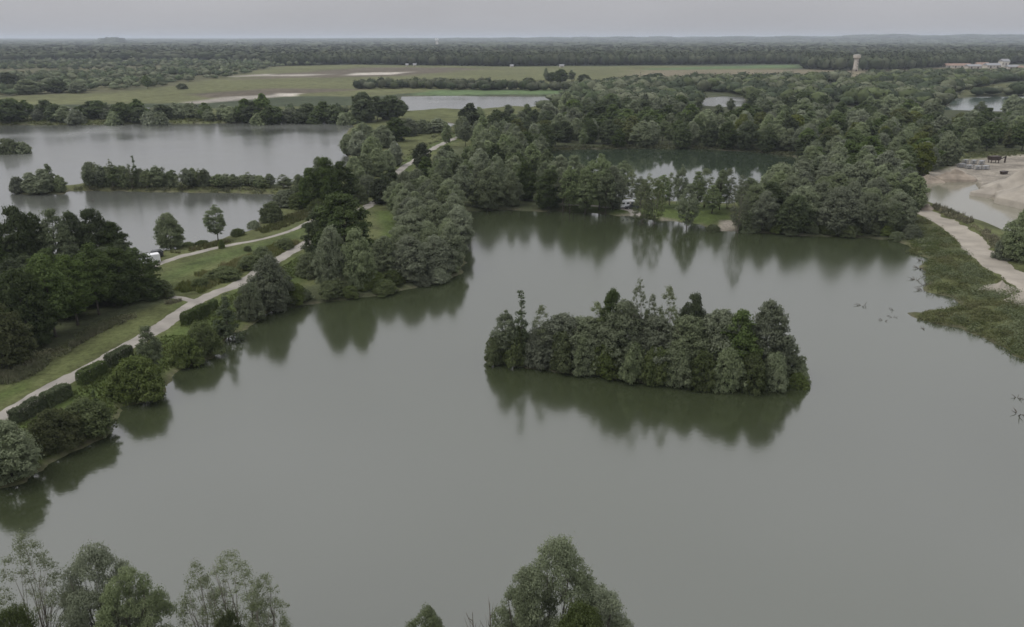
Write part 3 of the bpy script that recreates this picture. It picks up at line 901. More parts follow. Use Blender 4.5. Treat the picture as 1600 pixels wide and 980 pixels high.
def k_plural(k):
    return {'willow': 'silvery willows', 'alder': 'dark round trees', 'tall': 'tall grey green trees', 'spire': 'slender trees', 'bush': 'low shrubs', 'dome': 'low shrubs', 'limebush': 'yellow green shrubs',
            'wbush': 'willow shrubs', 'sparse': 'thin trees', 'lime': 'yellow green trees', 'ash': 'mid green trees'}[k]

def row(items, place, group):
    """a short row: each plant is named by its order from the left in the photo"""
    items = sorted(items, key=lambda t: t[1])
    es = [(t, plant_px(*t, '', group)) for t in items]
    es = [(t, e) for t, e in es if e]
    for i, (t, e) in enumerate(es):
        lab = 'leftmost' if i == 0 else ('rightmost' if i == len(es) - 1 else ORD[i] + ' from left')
        e['label'] = '%s, %s %s' % (WORD[t[0]], lab, place)

# ------------------------------------------------------------------ shrubs and small trees on the near left bank, front to back
S = 'shrubs along the near left bank'
plant_px('willow', 22, 752, 652, 108, 'big silvery willow leaning over the water at the left edge', S, 'hi')
plant_px('limebush', 92, 714, 640, 84, 'yellow green rounded shrub beside the big silvery willow at the waterside', S, 'hi')
plant_px('bush', 140, 692, 626, 98, 'broad dark olive domed shrub behind the yellow green rounded shrub', S, 'hi')
plant_px('spire', 155, 662, 606, 24, 'small pale sapling poking up behind the dark olive domed shrub', S, 'hi')
plant_px('bush', 222, 632, 556, 98, 'large dark green shrub jutting into the lake below the feathery sapling', S, 'hi')
plant_px('tall', 240, 592, 508, 46, 'feathery pale sapling standing behind the large jutting shrub', S, 'hi')
plant_px('dome', 292, 574, 520, 58, 'small round green shrub at the waterside, left of a pair', S, 'hi')
plant_px('bush', 318, 562, 502, 66, 'darker rounded shrub at the waterside, right of a pair', S, 'hi')
plant_px('spire', 357, 526, 448, 50, 'pale cone shaped willow at the waterside by the last clipped hedge', S, 'hi')
plant_px('wbush', 395, 503, 440, 54, 'grey green rounded willow shrub right of the cone shaped willow', S, 'hi')
plant_px('willow', 428, 486, 390, 68, 'many stemmed silvery willow between track and water', S, 'hi')
plant_px('bush', 462, 476, 440, 46, 'low dark shrub at the water right of the many stemmed willow', S, 'hi')
plant_px('bush', 352, 446, 420, 62, 'low brownish thicket left of the track before the fork', 'thicket between the two tracks')
plant_px('bush', 392, 428, 402, 50, 'low green thicket beside the track, right of the brownish thicket', 'thicket between the two tracks')
plant_px('bush', 315, 456, 438, 34, 'small dark thicket at the fork of the tracks', 'thicket between the two tracks')
plant_px('bush', 446, 394, 374, 34, 'small dark shrub between the tracks beside the dark round tree', 'thicket between the two tracks')
plant_px('wbush', 412, 420, 388, 40, 'pale shrub overhanging the track above the many stemmed willow', 'thicket between the two tracks')

# ------------------------------------------------------------------ dark grove at the left edge
row([('alder', 2, 455, 345, 80), ('alder', 45, 452, 321, 66), ('alder', 66, 446, 330, 58), ('tall', 100, 442, 325, 58), ('alder', 126, 436, 330, 52),
     ('alder', 156, 432, 326, 60), ('alder', 184, 428, 346, 56)], 'of the tall row before pale lake', 'tall trees at the back of the left grove')
row([('lime', 8, 586, 474, 92), ('alder', 52, 552, 420, 84), ('ash', 88, 530, 396, 84), ('ash', 122, 512, 398, 80), ('ash', 156, 496, 382, 74), ('ash', 180, 484, 404, 58), ('alder', 236, 474, 434, 54),
     ('bush', 258, 470, 440, 40)], 'along the front of the left grove', 'front trees of the left grove')
scatter([(-60, 570), (40, 540), (140, 500), (230, 470), (220, 450), (150, 455), (60, 470), (-60, 500)], 5.0, [('ash', 5), ('alder', 4)], (8, 11.5), (0.6, 0.85),
        'the dark left grove', 'inner trees of the left grove', seed=11)

# ------------------------------------------------------------------ near shore of the pale left lake
plant_px('willow', 268, 391, 328, 50, 'round pale willow standing alone above the parked van', None, 'hi')
plant_px('tall', 341, 377, 318, 37, 'slim lone tree with airy crown on the pale lake shore', None, 'hi')
plant_px('bush', 347, 391, 376, 13, 'tiny dark shrub at the edge of the narrow grass track')
row([('bush', 292, 386, 374, 36), ('bush', 316, 382, 373, 28), ('bush', 372, 372, 358, 26), ('wbush', 398, 358, 342, 24), ('dome', 426, 350, 316, 46), ('wbush', 452, 326, 296, 62), ('bush', 388, 396, 386, 14)],
    'along the pale lake shore', 'shrubs on the pale lake shore')
# ------------------------------------------------------------------ the tree covered spit and small islets of the pale lake
for i, u in enumerate(np.linspace(140, 446, 42)):
    k = ['tall', 'willow', 'sparse', 'tall', 'wbush', 'sparse', 'tall'][i % 7]
    top = 254 + (u - 140) * 0.055 + rng.normal() * 5 + (6 if u > 330 else 0)
    if i == 10:
        k, top = 'spire', 242
    if k == 'wbush':
        top += 12
    e = plant_px(k, u + rng.normal() * 3, 291 + rng.random() * 5, top, (17 if k in ('tall', 'sparse') else 24) + rng.random() * 10 if k != 'spire' else 12,
             '', 'trees on the spit, ' + k_plural(k))
    REG.append(('the long spit', k, e))
row([('wbush', 30, 301, 274, 30), ('willow', 50, 300, 268, 36), ('willow', 72, 301, 262, 36), ('tall', 80, 298, 255, 18), ('willow', 95, 300, 272, 24), ('wbush', 60, 303, 280, 50)],
    'on the small wooded islet off the spit', 'trees on the small islet')
row([('willow', -40, 236, 205, 40), ('willow', -8, 237, 207, 34), ('bush', 14, 238, 212, 36), ('wbush', 34, 237, 216, 34), ('spire', 2, 236, 204, 10)],
    'on the islet cut by the left edge', 'trees on the islet at the left edge')
# ------------------------------------------------------------------ tree belt on the far shore of the pale lake
for i, u in enumerate(np.arange(-30, 560, 12.5)):
    k = ['alder', 'willow', 'alder', 'wbush', 'ash', 'willow'][int(rng.integers(0, 6))]
    vb = 186 + rng.random() * 6
    hgt = {'alder': 26, 'willow': 22, 'wbush': 26, 'ash': 30}[k] * (0.75 + 0.5 * rng.random())
    if k == 'wbush':
        vb = 193
        hgt = 22
    w = hgt * (1.25 if k != 'ash' else 0.9) * (1.15 if k == 'wbush' else 1)
    REG.append(('the pale lake\'s far shore', k, plant_px(k, u + rng.normal() * 4, vb, vb - hgt, w, '', 'belt on the far lake shore, ' + k_plural(k))))
row([('alder', 18, 192, 156, 48), ('ash', 412, 190, 143, 34), ('alder', 384, 190, 152, 34), ('alder', 568, 192, 143, 50), ('ash', 590, 190, 150, 40), ('alder', 612, 188, 150, 46)],
    'of the tallest trees behind the pale lake', 'tallest trees behind the pale lake')
# ------------------------------------------------------------------ the neck between the lakes
row([('willow', 545, 240, 207, 34), ('willow', 562, 246, 204, 40), ('wbush', 583, 250, 214, 40), ('willow', 568, 222, 192, 40), ('willow', 598, 232, 196, 36), ('alder', 620, 222, 184, 40), ('willow', 640, 214, 184, 36),
     ('wbush', 660, 210, 188, 34), ('willow', 684, 208, 186, 34)], 'of the clump at the pale lake\'s end', 'clump at the east end of the pale lake')
row([('alder', 488, 330, 262, 44), ('alder', 512, 328, 246, 46), ('tall', 502, 322, 244, 36), ('alder', 536, 322, 252, 48), ('willow', 470, 320, 272, 30), ('bush', 470, 330, 300, 46), ('bush', 498, 336, 312, 40)],
    'of the dark clump at spit root', 'dark clump at the root of the spit')
row([('willow', 556, 300, 244, 36), ('willow', 572, 286, 240, 36), ('willow', 590, 278, 232, 36), ('wbush', 604, 270, 236, 34), ('willow', 618, 262, 222, 30), ('wbush', 576, 312, 276, 44), ('bush', 562, 322, 290, 36)],
    'between dark clump and grassy track', 'willows beside the grassy track')
plant_px('alder', 595, 322, 280, 38, 'low dark tree whose crown overhangs the bend of the track')
plant_px('alder', 612, 306, 262, 38, 'dark tree just behind the one overhanging the track bend')
# ------------------------------------------------------------------ wood on the near side of the peninsula
plant_px('alder', 542, 424, 302, 108, 'largest dark round crowned tree beside the track', None, 'hi')
plant_px('alder', 505, 418, 322, 66, 'dark tree leaning on the left side of the largest dark tree', None, 'hi')
plant_px('willow', 522, 456, 352, 56, 'tall silvery willow before the largest dark tree, left of two', None, 'hi')
plant_px('willow', 560, 456, 356, 58, 'tall silvery willow before the largest dark tree, right of two', None, 'hi')
plant_px('bush', 485, 440, 396, 48, 'dark low shrub left of the two tall silvery willows')
scatter([(436, 480), (500, 472), (580, 462), (650, 448), (722, 424), (700, 420), (640, 436), (560, 448), (470, 462)], 3.1, [('wbush', 5), ('bush', 3), ('willow', 2)], (4.0, 6.0), (0.85, 1.15),
        'the wooded bank fringe', 'fringe of the wooded bank', inset=0.6, seed=21)
scatter([(580, 448), (650, 440), (726, 420), (728, 400), (722, 370), (714, 340), (690, 318), (640, 300), (612, 306), (616, 330), (640, 360), (645, 390), (626, 416)], 4.4, [('willow', 9), ('tall', 1)], (7.5, 10.5), (0.75, 1.0),
        'the peninsula tip wood', 'wood on the peninsula tip', inset=0.8, seed=22)
# ------------------------------------------------------------------ grove between the lake and the dark pond
scatter([(640, 290), (716, 328), (800, 328), (880, 331), (884, 300), (858, 292), (848, 262), (850, 240), (790, 226), (720, 212), (690, 232), (650, 262)], 6.6,
        [('tall', 7), ('willow', 4), ('alder', 1)], (9.5, 13.0), (0.62, 0.85), 'the grove beside dark pond', 'tall grove by the dark pond', inset=0.8, seed=31)
row([('tall', 896, 322, 242, 46), ('tall', 914, 332, 254, 44), ('tall', 936, 328, 236, 52), ('willow', 956, 330, 258, 52), ('tall', 972, 312, 250, 40), ('sparse', 1003, 346, 266, 42), ('sparse', 1022, 347, 264, 40),
     ('sparse', 1046, 322, 268, 26), ('tall', 1073, 354, 274, 38), ('sparse', 1100, 326, 262, 34), ('sparse', 1136, 328, 262, 32), ('sparse', 1152, 360, 262, 42), ('tall', 1062, 330, 256, 24), ('sparse', 985, 318, 264, 34),
     ('tall', 1112, 336, 290, 34), ('sparse', 880, 328, 262, 36), ('willow', 905, 312, 256, 44), ('tall', 948, 314, 252, 40), ('tall', 1000, 322, 276, 30), ('tall', 924, 316, 250, 34), ('tall', 1034, 326, 272, 30), ('tall', 1088, 328, 268, 30), ('tall', 1124, 330, 264, 32), ('sparse', 1012, 326, 270, 30), ('tall', 890, 330, 252, 40), ('tall', 946, 332, 258, 36)],
    'around the waterside lawn', 'trees around the waterside lawn')
plant_px('dome', 1115, 360, 346, 26, 'small dark shrub at the water between two bare gravel patches')
plant_px('wbush', 1168, 362, 326, 40, 'pale shrub at the water right of the gravel landing')
# ------------------------------------------------------------------ wood on the lake shore at the right
scatter([(1168, 362), (1230, 366), (1300, 369), (1400, 373), (1420, 372), (1424, 340), (1418, 296), (1340, 284), (1256, 290), (1196, 308), (1164, 335)], 5.4, [('willow', 8), ('tall', 2), ('alder', 1)], (8.5, 12.5), (0.75, 1.0),
        'the right shore wood', 'wood on the right hand shore', inset=0.8, seed=41)
scatter([(1200, 366), (1300, 370), (1400, 374), (1420, 378), (1430, 384), (1420, 366), (1300, 363), (1200, 360)], 3.6, [('wbush', 4), ('bush', 3)], (4.0, 6.5), (0.8, 1.1),
        'the right shore waterline', 'waterline fringe of the right hand wood', inset=0.3, seed=42)
# ------------------------------------------------------------------ the large wood behind the dark pond
scatter([(856, 238), (900, 231), (1000, 231), (1150, 233), (1200, 237), (1252, 246), (1258, 288), (1340, 282), (1420, 290), (1478, 264), (1482, 246), (1500, 240), (1760, 238), (1760, 205), (1500, 205), (1200, 208), (1000, 210), (870, 214), (790, 218)],
        8.6, [('willow', 5), ('tall', 3), ('alder', 4), ('ash', 3), ('lime', 1)], (8.5, 13.5), (0.7, 0.95), 'the wood behind dark pond', 'large wood behind the dark pond', inset=0.8, seed=51)
scatter([(790, 218), (870, 214), (1000, 210), (1200, 208), (1500, 205), (1760, 205), (1760, 180), (1500, 178), (1280, 176), (1180, 172), (1000, 176), (880, 172), (760, 186), (720, 208)],
        12.5, [('willow', 5), ('tall', 3), ('alder', 5), ('ash', 3)], (9.0, 14), (0.85, 1.1), 'the far large wood', 'far part of the large wood', inset=1.0, seed=52)
# ------------------------------------------------------------------ the island in the lake
I = 'trees on the lake island'
row([('spire', 814, 564, 446, 40), ('tall', 790, 562, 478, 44), ('sparse', 846, 564, 470, 42), ('willow', 876, 572, 488, 92), ('alder', 952, 568, 450, 46), ('sparse', 930, 566, 470, 46),
     ('willow', 972, 584, 470, 99), ('sparse', 994, 570, 434, 34), ('sparse', 1014, 570, 458, 34), ('sparse', 1038, 572, 444, 48), ('alder', 1078, 574, 456, 56), ('willow', 1020, 588, 494, 94),
     ('willow', 1070, 592, 492, 97), ('willow', 1120, 592, 480, 94), ('ash', 1150, 588, 480, 72), ('willow', 1192, 592, 466, 84), ('willow', 1218, 594, 524, 66), ('willow', 920, 578, 494, 89), ('wbush', 1246, 600, 556, 44),
     ('willow', 900, 566, 496, 76), ('willow', 1100, 576, 488, 76)],
    'of the taller trees on the lake island', I)
row([('bush', 776, 569, 520, 44), ('bush', 806, 573, 506, 58), ('wbush', 842, 577, 508, 60), ('bush', 878, 582, 514, 58), ('wbush', 914, 587, 520, 60), ('bush', 950, 592, 528, 58), ('wbush', 986, 598, 530, 60),
     ('bush', 1022, 602, 536, 58), ('wbush', 1058, 606, 536, 60), ('bush', 1096, 610, 542, 60), ('wbush', 1134, 612, 538, 62), ('bush', 1172, 613, 544, 60), ('wbush', 1208, 610, 544, 54), ('bush', 1244, 604, 572, 40)],
    'of the shrubs along the island front', 'shrubs along the island front')
# ------------------------------------------------------------------ right hand bank
plant_px('willow', 1588, 418, 330, 60, 'bushy grey green tree beside the quarry track at the right edge', None, 'hi')
plant_px('wbush', 1566, 412, 372, 34, 'low shrub left of the bushy tree by the quarry track', None, 'hi')
plant_px('willow', 1640, 440, 340, 80, 'willow beside the quarry track cut off by the right edge', None, 'hi')
# ------------------------------------------------------------------ trees in front, rooted on the near bank below the picture
FG = 'foreground trees on the near bank'
def front(kind, u, vt, wpx, dist, label):
    x = (u - CU) / F_PX * (dist * CP + (CAM_H - 10) * SP)
    h = height_for(dist, vt) - 0.8
    w = 1.08 * wpx * depth_of(x, dist, h * 0.7) / F_PX
    return plant(kind, x, dist, h, w, label, FG, 'fine')
front('sparse', 52, 826, 118, 50.0, 'tall thin foreground tree with dark stem at the bottom left corner')
front('willow', 150, 838, 140, 51.0, 'broad foreground willow right of the thin corner tree')
front('willow', 196, 884, 120, 49.5, 'lower foreground willow leaning to the right of the broad one')
front('sparse', 366, 842, 120, 50.5, 'open foreground tree with bare twigs through its crown')
front('sparse', 312, 872, 100, 50.0, 'pale foreground tree left of the open twiggy tree')
front('sparse', 412, 886, 90, 50.5, 'thin foreground tree right of the open twiggy tree')
front('dome', 352, 958, 60, 47.5, 'pale rounded foreground bush before the open twiggy tree')
front('willow', 868, 828, 150, 50.5, 'largest foreground willow at the bottom middle of the view')
front('willow', 818, 884, 110, 49.5, 'foreground willow on the left flank of the largest one')
front('willow', 938, 908, 130, 50.0, 'spreading foreground willow on the right flank of the largest one')
front('willow', 664, 946, 96, 48.5, 'small foreground willow top left of the largest one')
front('bush', 20, 948, 80, 47.0, 'green foreground bush filling the bottom left corner')
front('bush', 906, 952, 130, 46.5, 'low foreground bush under the largest willow')

# ------------------------------------------------------------------ trees of the woods: each named by its row and its order from the left
cls = {}
for place, k, e in REG:
    if e:
        cls.setdefault((place, k), []).append(e)
for (place, k), es in cls.items():
    es.sort(key=lambda e: e.location.y)
    nb = max(1, round(len(es) / 8))
    for b in range(nb):
        part = sorted(es[len(es) * b // nb:len(es) * (b + 1) // nb], key=lambda e: project(e.location.x, e.location.y, 0)[0])
        band = '' if nb == 1 else (', front row' if b == 0 else (', back row' if b == nb - 1 else ', ' + ORD[b] + ' row back'))
        for i, e in enumerate(part):
            o = 'leftmost' if i == 0 else ('rightmost' if i == len(part) - 1 else ORD[i] + ' from left')
            if len(part) == 1:
                o = 'only one'
            e['label'] = '%s, %s%s, in %s' % (WORD[k], o, band, place)

M['lawn_tuft'] = leaf_mat('lawn_tufts', (0.062, 0.084, 0.026), (0.10, 0.112, 0.048), scale=0.12, trans=0.15)

# ================================================================== clipped hedges beside the track
def hedge(u0, v0, u1, v1, width, height, label):
    a, b = np.array(at(u0, v0, 0.9)), np.array(at(u1, v1, 0.9))
    L = np.linalg.norm(b - a); e = (b - a) / L; ang = math.atan2(e[1], e[0])
    g = np.random.default_rng(int(u0 * 7 + v0))
    P, N = [], []
    w2 = width / 2
    for (n, ax, ay, nx, ny, nz_) in ((int(L * height * 105), 'L', 'H', 0, -1, 0), (int(L * height * 105), 'L', 'H', 0, 1, 0), (int(L * width * 140), 'L', 'W', 0, 0, 1),
                                     (int(width * height * 105), 'W', 'H', -1, 0, 0), (int(width * height * 105), 'W', 'H', 1, 0, 0)):
        s, t = g.random(n), g.random(n)
        if nz_:
            p = np.stack([s * L, (t - .5) * width, np.full(n, height)], 1)
        elif ny:
            p = np.stack([s * L, np.full(n, ny * w2), t * height], 1)
        else:
            p = np.stack([np.full(n, L if nx > 0 else 0.0), (s - .5) * width, t * height], 1)
        bulge = (fbm(p[:, 0] * 1.1 + u0, p[:, 2] * 1.1 + p[:, 1], 4) - 0.5) * 0.4
        q = np.array((nx, ny, nz_), float)
        p = p + q * (bulge - 0.22 * g.random(n) ** 2 + 0.06)[:, None]
        p[:, 2] += (fbm(p[:, 0] * 0.6 + u0, p[:, 0] * 0 + 3, 6) - 0.5) * 0.35 * (p[:, 2] / height)
        edge = np.clip(np.abs(p[:, 1]) / w2, 0, 1.2) ** 4 * np.clip(p[:, 2] / height, 0, 1) ** 3
        p[:, 2] -= 0.12 * edge; p[:, 1] *= 1 - 0.07 * edge
        ends = np.clip(np.abs(p[:, 0] / L - 0.5) * 2, 0, 1) ** 8
        p[:, 2] *= 1 - 0.07 * ends
        shoot = g.random(n) < 0.04
        p[shoot] += np.array((0, 0, 0.3)) * g.random((int(shoot.sum()), 1)) * (p[shoot][:, 2:3] > height * 0.8)
        P.append(p); N.append(np.tile(q, (n, 1)) + g.normal(size=(n, 3)) * 0.45 + np.array((0, 0, 0.3)))
    P = np.concatenate(P); N = np.concatenate(N); N /= np.linalg.norm(N, axis=1)[:, None]
    V, F_ = leaves_at(P, N, 0.26, 0.15, g)
    e_ = bpy.data.objects.new('clipped_hedge', None); col.objects.link(e_)
    e_.location = (a[0], a[1], hz(a[0], a[1]) - 0.05); e_.rotation_euler = (0, 0, ang)
    link('foliage', mesh_np('foliage', V, F_, M['hedge']), e_)
    mb = MB()
    for k in range(int(L / 0.6)):
        x = 0.4 + k * 0.6
        mb.tube([(x, 0, -0.2), (x + 0.1, 0.1, height * 0.45), (x - 0.05, -0.1, height * 0.85)], [0.05, 0.035, 0.015], 5)
    mb.build('stems', M['bark'], e_)
    return tag(e_, label, 'hedge', 'clipped hedges beside the track')
hedge(22, 664, 66, 641, 1.5, 2.0, 'clipped hedge beside the track, nearest of the line')
hedge(71, 638, 108, 619, 1.5, 2.2, 'clipped hedge beside the track, second from the front')
hedge(127, 602, 163, 582, 1.5, 2.1, 'clipped hedge beside the track, third from the front')
hedge(171, 576, 204, 558, 1.5, 2.1, 'clipped hedge beside the track, fourth from the front')
hedge(288, 508, 324, 489, 1.5, 2.2, 'long clipped hedge just before the fork of the tracks')
hedge(329, 485, 337, 481, 1.3, 1.8, 'short square hedge stub past the long hedge at the fork')

# ================================================================== ground cover nobody could count
def tufts(poly_px, n, size, seed, name, mat, label, holes=None, thick=5, w=0.10):
    poly = np.array(G(poly_px, 0.9)); g = np.random.default_rng(seed)
    lo, hi = poly.min(0), poly.max(0)
    c = lo + (hi - lo) * g.random((n * 4, 2))
    k = poly_sd(c[:, 0], c[:, 1], poly) < 0
    k[k] = shore_sd(c[k, 0], c[k, 1]) > 0.3
    k &= fbm(c[:, 0] * 0.16, c[:, 1] * 0.16, seed) > 0.40
    k[k] = off_track(c[k], 0.2)
    c = c[k][:n]
    z = terrain(c[:, 0], c[:, 1])
    m = len(c)
    V = np.zeros((m, thick, 3, 3))
    s = size * (0.5 + g.random(m)) * (0.6 + 0.8 * fbm(c[:, 0] * 0.1, c[:, 1] * 0.1, seed + 3))
    for j in range(thick):
        a = g.random(m) * 6.283; r = g.random(m) * 0.35 * size / 0.7
        bx, by = c[:, 0] + r * np.cos(a), c[:, 1] + r * np.sin(a)
        b = g.random(m) * 6.283
        ww = w * (0.6 + 0.8 * g.random(m))
        V[:, j, 0] = np.stack([bx - ww * np.sin(b), by + ww * np.cos(b), z - 0.05], 1)
        V[:, j, 1] = np.stack([bx + ww * np.sin(b), by - ww * np.cos(b), z - 0.05], 1)
        V[:, j, 2] = np.stack([bx + 0.45 * s * np.cos(b) * g.random(m), by + 0.45 * s * np.sin(b) * g.random(m), z + s], 1)
    return structure(link(name, mesh_np(name, V.reshape(-1, 3), np.arange(m * thick * 3).reshape(-1, 3), mat)), 'stuff', label)

def scrub(poly_px, n, rad, seed, name, mat, label, thresh=0.38, leaf=(0.34, 0.16), dens=70):
    """low tangle: many small leafy cushions"""
    poly = np.array(G(poly_px, 0.9)); g = np.random.default_rng(seed)
    lo, hi = poly.min(0), poly.max(0)
    c = lo + (hi - lo) * g.random((n * 5, 2))
    k = poly_sd(c[:, 0], c[:, 1], poly) < 0
    k[k] = shore_sd(c[k, 0], c[k, 1]) > 0.1
    k &= fbm(c[:, 0] * 0.14, c[:, 1] * 0.14, seed) > thresh
    k[k] = off_track(c[k], 0.4)
    c = c[k][:n]
    z = terrain(c[:, 0], c[:, 1])
    cl = [(np.array((c[i, 0], c[i, 1], z[i] + 0.05)), rad * (0.45 + 1.0 * g.random() ** 1.6)) for i in range(len(c))]
    V, F_ = foliage(cl, g, dens, leaf[0], leaf[1], 0.7, 0.4, 0.9, 0.1)
    return structure(link(name, mesh_np(name, V, F_, mat)), 'stuff', label)

scrub([(1416, 372), (1426, 330), (1440, 340), (1476, 358), (1500, 376), (1520, 402), (1546, 424), (1600, 470), (1660, 500), (1700, 640), (1640, 590), (1592, 562), (1548, 535), (1500, 513), (1440, 500), (1418, 488), (1500, 476),
       (1486, 464), (1448, 456), (1452, 440), (1438, 418), (1450, 404), (1424, 396)], 1500, 0.85, 61, 'bank_scrub', M['scrub'], 'low green scrub covering the right hand bank', 0.36)
scrub([(1416, 372), (1426, 330), (1476, 358), (1520, 402), (1546, 424), (1600, 470), (1660, 500), (1640, 590), (1592, 562), (1548, 535), (1500, 513), (1440, 500), (1500, 476), (1452, 440), (1450, 404)], 170, 1.5, 74, 'bank_scrub', M['bush'], 'darker bushy patches in the scrub on the right hand bank', 0.46)
scrub([(1440, 330), (1462, 328), (1500, 345), (1540, 372), (1572, 398), (1560, 408), (1530, 386), (1500, 362), (1462, 342)], 260, 0.7, 62, 'bank_scrub', M['reed'], 'dry grass and weeds on the bank beside the quarry pool', 0.3)
tufts([(1436, 326), (1462, 326), (1500, 343), (1540, 370), (1576, 398), (1560, 410), (1530, 388), (1500, 364), (1462, 344)], 1500, 0.9, 63, 'dry_grass', M['reed'], 'pale dry grass on the bank beside the quarry pool')
tufts([(-60, 640), (40, 592), (140, 530), (240, 484), (300, 468), (262, 474), (160, 512), (60, 566), (-60, 610)], 3500, 0.75, 64, 'tall_grass', M['grass'], 'tall seeding grass between the left grove and the track')
tufts([(270, 455), (300, 432), (360, 412), (440, 380), (470, 380), (430, 402), (360, 436), (310, 462)], 2200, 0.8, 65, 'tall_grass', M['grass'], 'tall weedy grass between the two tracks')
tufts([(225, 405), (280, 388), (345, 378), (400, 360), (440, 340), (520, 318), (500, 335), (440, 358), (345, 384), (260, 402)], 2200, 0.7, 66, 'tall_grass', M['grass'], 'rough grass between the pale lake and the narrow track')
tufts([(-60, 720), (60, 645), (206, 558), (330, 480), (400, 440), (470, 400), (470, 440), (400, 482), (330, 532), (265, 572), (200, 628), (100, 692), (0, 748)], 5200, 0.30, 73, 'lawn_grass', M['lawn_tuft'], 'short uneven grass between the track and the lake', thick=4, w=0.07)
scrub([(-60, 640), (40, 592), (140, 530), (230, 488), (160, 505), (60, 555), (-60, 600)], 220, 0.75, 67, 'rough_undergrowth', M['scrub'], 'rough weeds along the foot of the left grove', 0.42)
scrub([(600, 310), (622, 268), (650, 244), (700, 214), (740, 200), (690, 205), (640, 236), (600, 280)], 260, 0.9, 68, 'rough_undergrowth', M['scrub'], 'weedy growth along the far part of the grassy track', 0.45)
scrub([(-100, 190), (200, 188), (560, 186), (556, 192), (300, 194), (0, 197), (-100, 198)], 500, 1.3, 69, 'reed_fringe', M['scrub'], 'reedy fringe on the far shore of the pale lake', 0.25, (1.0, 0.5), 12)
scrub([(860, 233), (1000, 231), (1150, 233), (1240, 244), (1240, 240), (1150, 229), (1000, 227), (870, 230)], 420, 1.3, 70, 'reed_fringe', M['scrub'], 'leafy fringe on the far shore of the dark green pond', 0.2, (0.8, 0.4), 14)
scrub([(1480, 250), (1600, 244), (1720, 244), (1720, 238), (1600, 236), (1490, 242)], 300, 1.0, 71, 'rough_undergrowth', M['scrub'], 'tall weeds behind the gravel yard', 0.25, (0.6, 0.3), 22)
scrub([(110, 298), (140, 298), (250, 300), (436, 303), (440, 296), (300, 290), (140, 288), (110, 292)], 260, 0.9, 72, 'reed_fringe', M['scrub'], 'leafy fringe around the long spit', 0.25, (0.5, 0.25), 30)

# ================================================================== far woods that read as one mass
def far_mat():
    m, n, l, p = new_mat('far_canopy')
    a = n.new('ShaderNodeAttribute'); a.attribute_name = 'zone'
    l.new(a.outputs['Color'], p.inputs['Base Color'])
    p.inputs['Roughness'].default_value = 0.8; p.inputs['Specular IOR Level'].default_value = 0.1
    return m
M['canopy'] = far_mat()

def far_proto(g, nq, shape):
    """a far crown: a lumpy smooth body with leaf sprays standing off it"""
    bm = bmesh.new(); bmesh.ops.create_icosphere(bm, subdivisions=2 if nq >= 60 else 1, radius=1.0)
    B = np.array([q.co[:] for q in bm.verts]); T = np.array([[q.index for q in f.verts] for f in bm.faces]); bm.free()
    k1, p1, k2, p2 = g.normal(size=3) * 2.4, g.random() * 6, g.normal(size=3) * 4.5, g.random() * 6
    lump = lambda v: 1 + 0.16 * np.sin(v @ k1 + p1) + 0.10 * np.sin(v @ k2 + p2)
    ax = np.array((0.5, 0.5, 0.46 if shape == 0 else 0.52)); c0 = np.array((0, 0, 0.5))
    Bv = B * (0.93 * lump(B))[:, None] * ax + c0
    m = max(8, nq // 2)
    v = g.normal(size=(m, 3)); v /= np.linalg.norm(v, axis=1)[:, None]
    v[:, 2] = np.abs(v[:, 2]) * np.where(g.random(m) < 0.3, -0.7, 1)
    P = v * (lump(v) * (0.95 + 0.14 * g.random(m)))[:, None] * ax + c0
    N = v + g.normal(size=(m, 3)) * 0.3 + np.array((0, 0, 0.2)); N /= np.linalg.norm(N, axis=1)[:, None]
    s = 1.1 / math.sqrt(nq)
    V, F_ = leaves_at(P, N, s * 1.4, s * 1.0, g)
    F3 = np.concatenate([F_[:, [0, 1, 2]], F_[:, [0, 2, 3]]]) + len(Bv)
    return np.concatenate([Bv, V]), np.concatenate([T, F3])

PAL = np.array([(0.075, 0.088, 0.050), (0.050, 0.066, 0.033), (0.096, 0.106, 0.066), (0.038, 0.050, 0.028), (0.066, 0.082, 0.036)])
def far_wood(name, label, P, h, w, nq, seed, tone=1.0, vary=1.0):
    g = np.random.default_rng(seed)
    n = len(P)
    z = terrain(P[:, 0], P[:, 1])
    var = g.integers(0, 5, n); rot = g.random(n) * 6.283
    patch = fbm(P[:, 0] / 220, P[:, 1] / 220, seed + 5)
    ci = np.clip((patch * 7 - 1.2 + g.normal(size=n) * 0.8).astype(int), 0, 4)
    tones = (PAL[ci] * vary + PAL.mean(0) * (1 - vary)) * (1 + vary * 0.5 * (g.random(n) - 0.5))[:, None] * tone
    VV, FF, CC = [], [], []; base = 0
    for k in range(5):
        V, F_ = far_proto(g, nq, k % 2)
        i = np.where(var == k)[0]
        if not len(i):
            continue
        c, s = np.cos(rot[i])[:, None], np.sin(rot[i])[:, None]
        X = (V[None, :, 0] * c - V[None, :, 1] * s) * w[i][:, None] + P[i, 0][:, None]
        Y = (V[None, :, 0] * s + V[None, :, 1] * c) * w[i][:, None] + P[i, 1][:, None]
        Z = V[None, :, 2] * h[i][:, None] + z[i][:, None]
        q = np.stack([X, Y, Z], -1).reshape(-1, 3)
        f = (F_[None] + (np.arange(len(i)) * len(V))[:, None, None] + base).reshape(-1, 3)
        VV.append(q); FF.append(f); CC.append(np.repeat(tones[i], len(V), 0)); base += len(q)
    return structure(link(name, mesh_np(name, np.concatenate(VV), np.concatenate(FF), M['canopy'], True, np.concatenate(CC).astype(np.float32))), 'stuff', label)

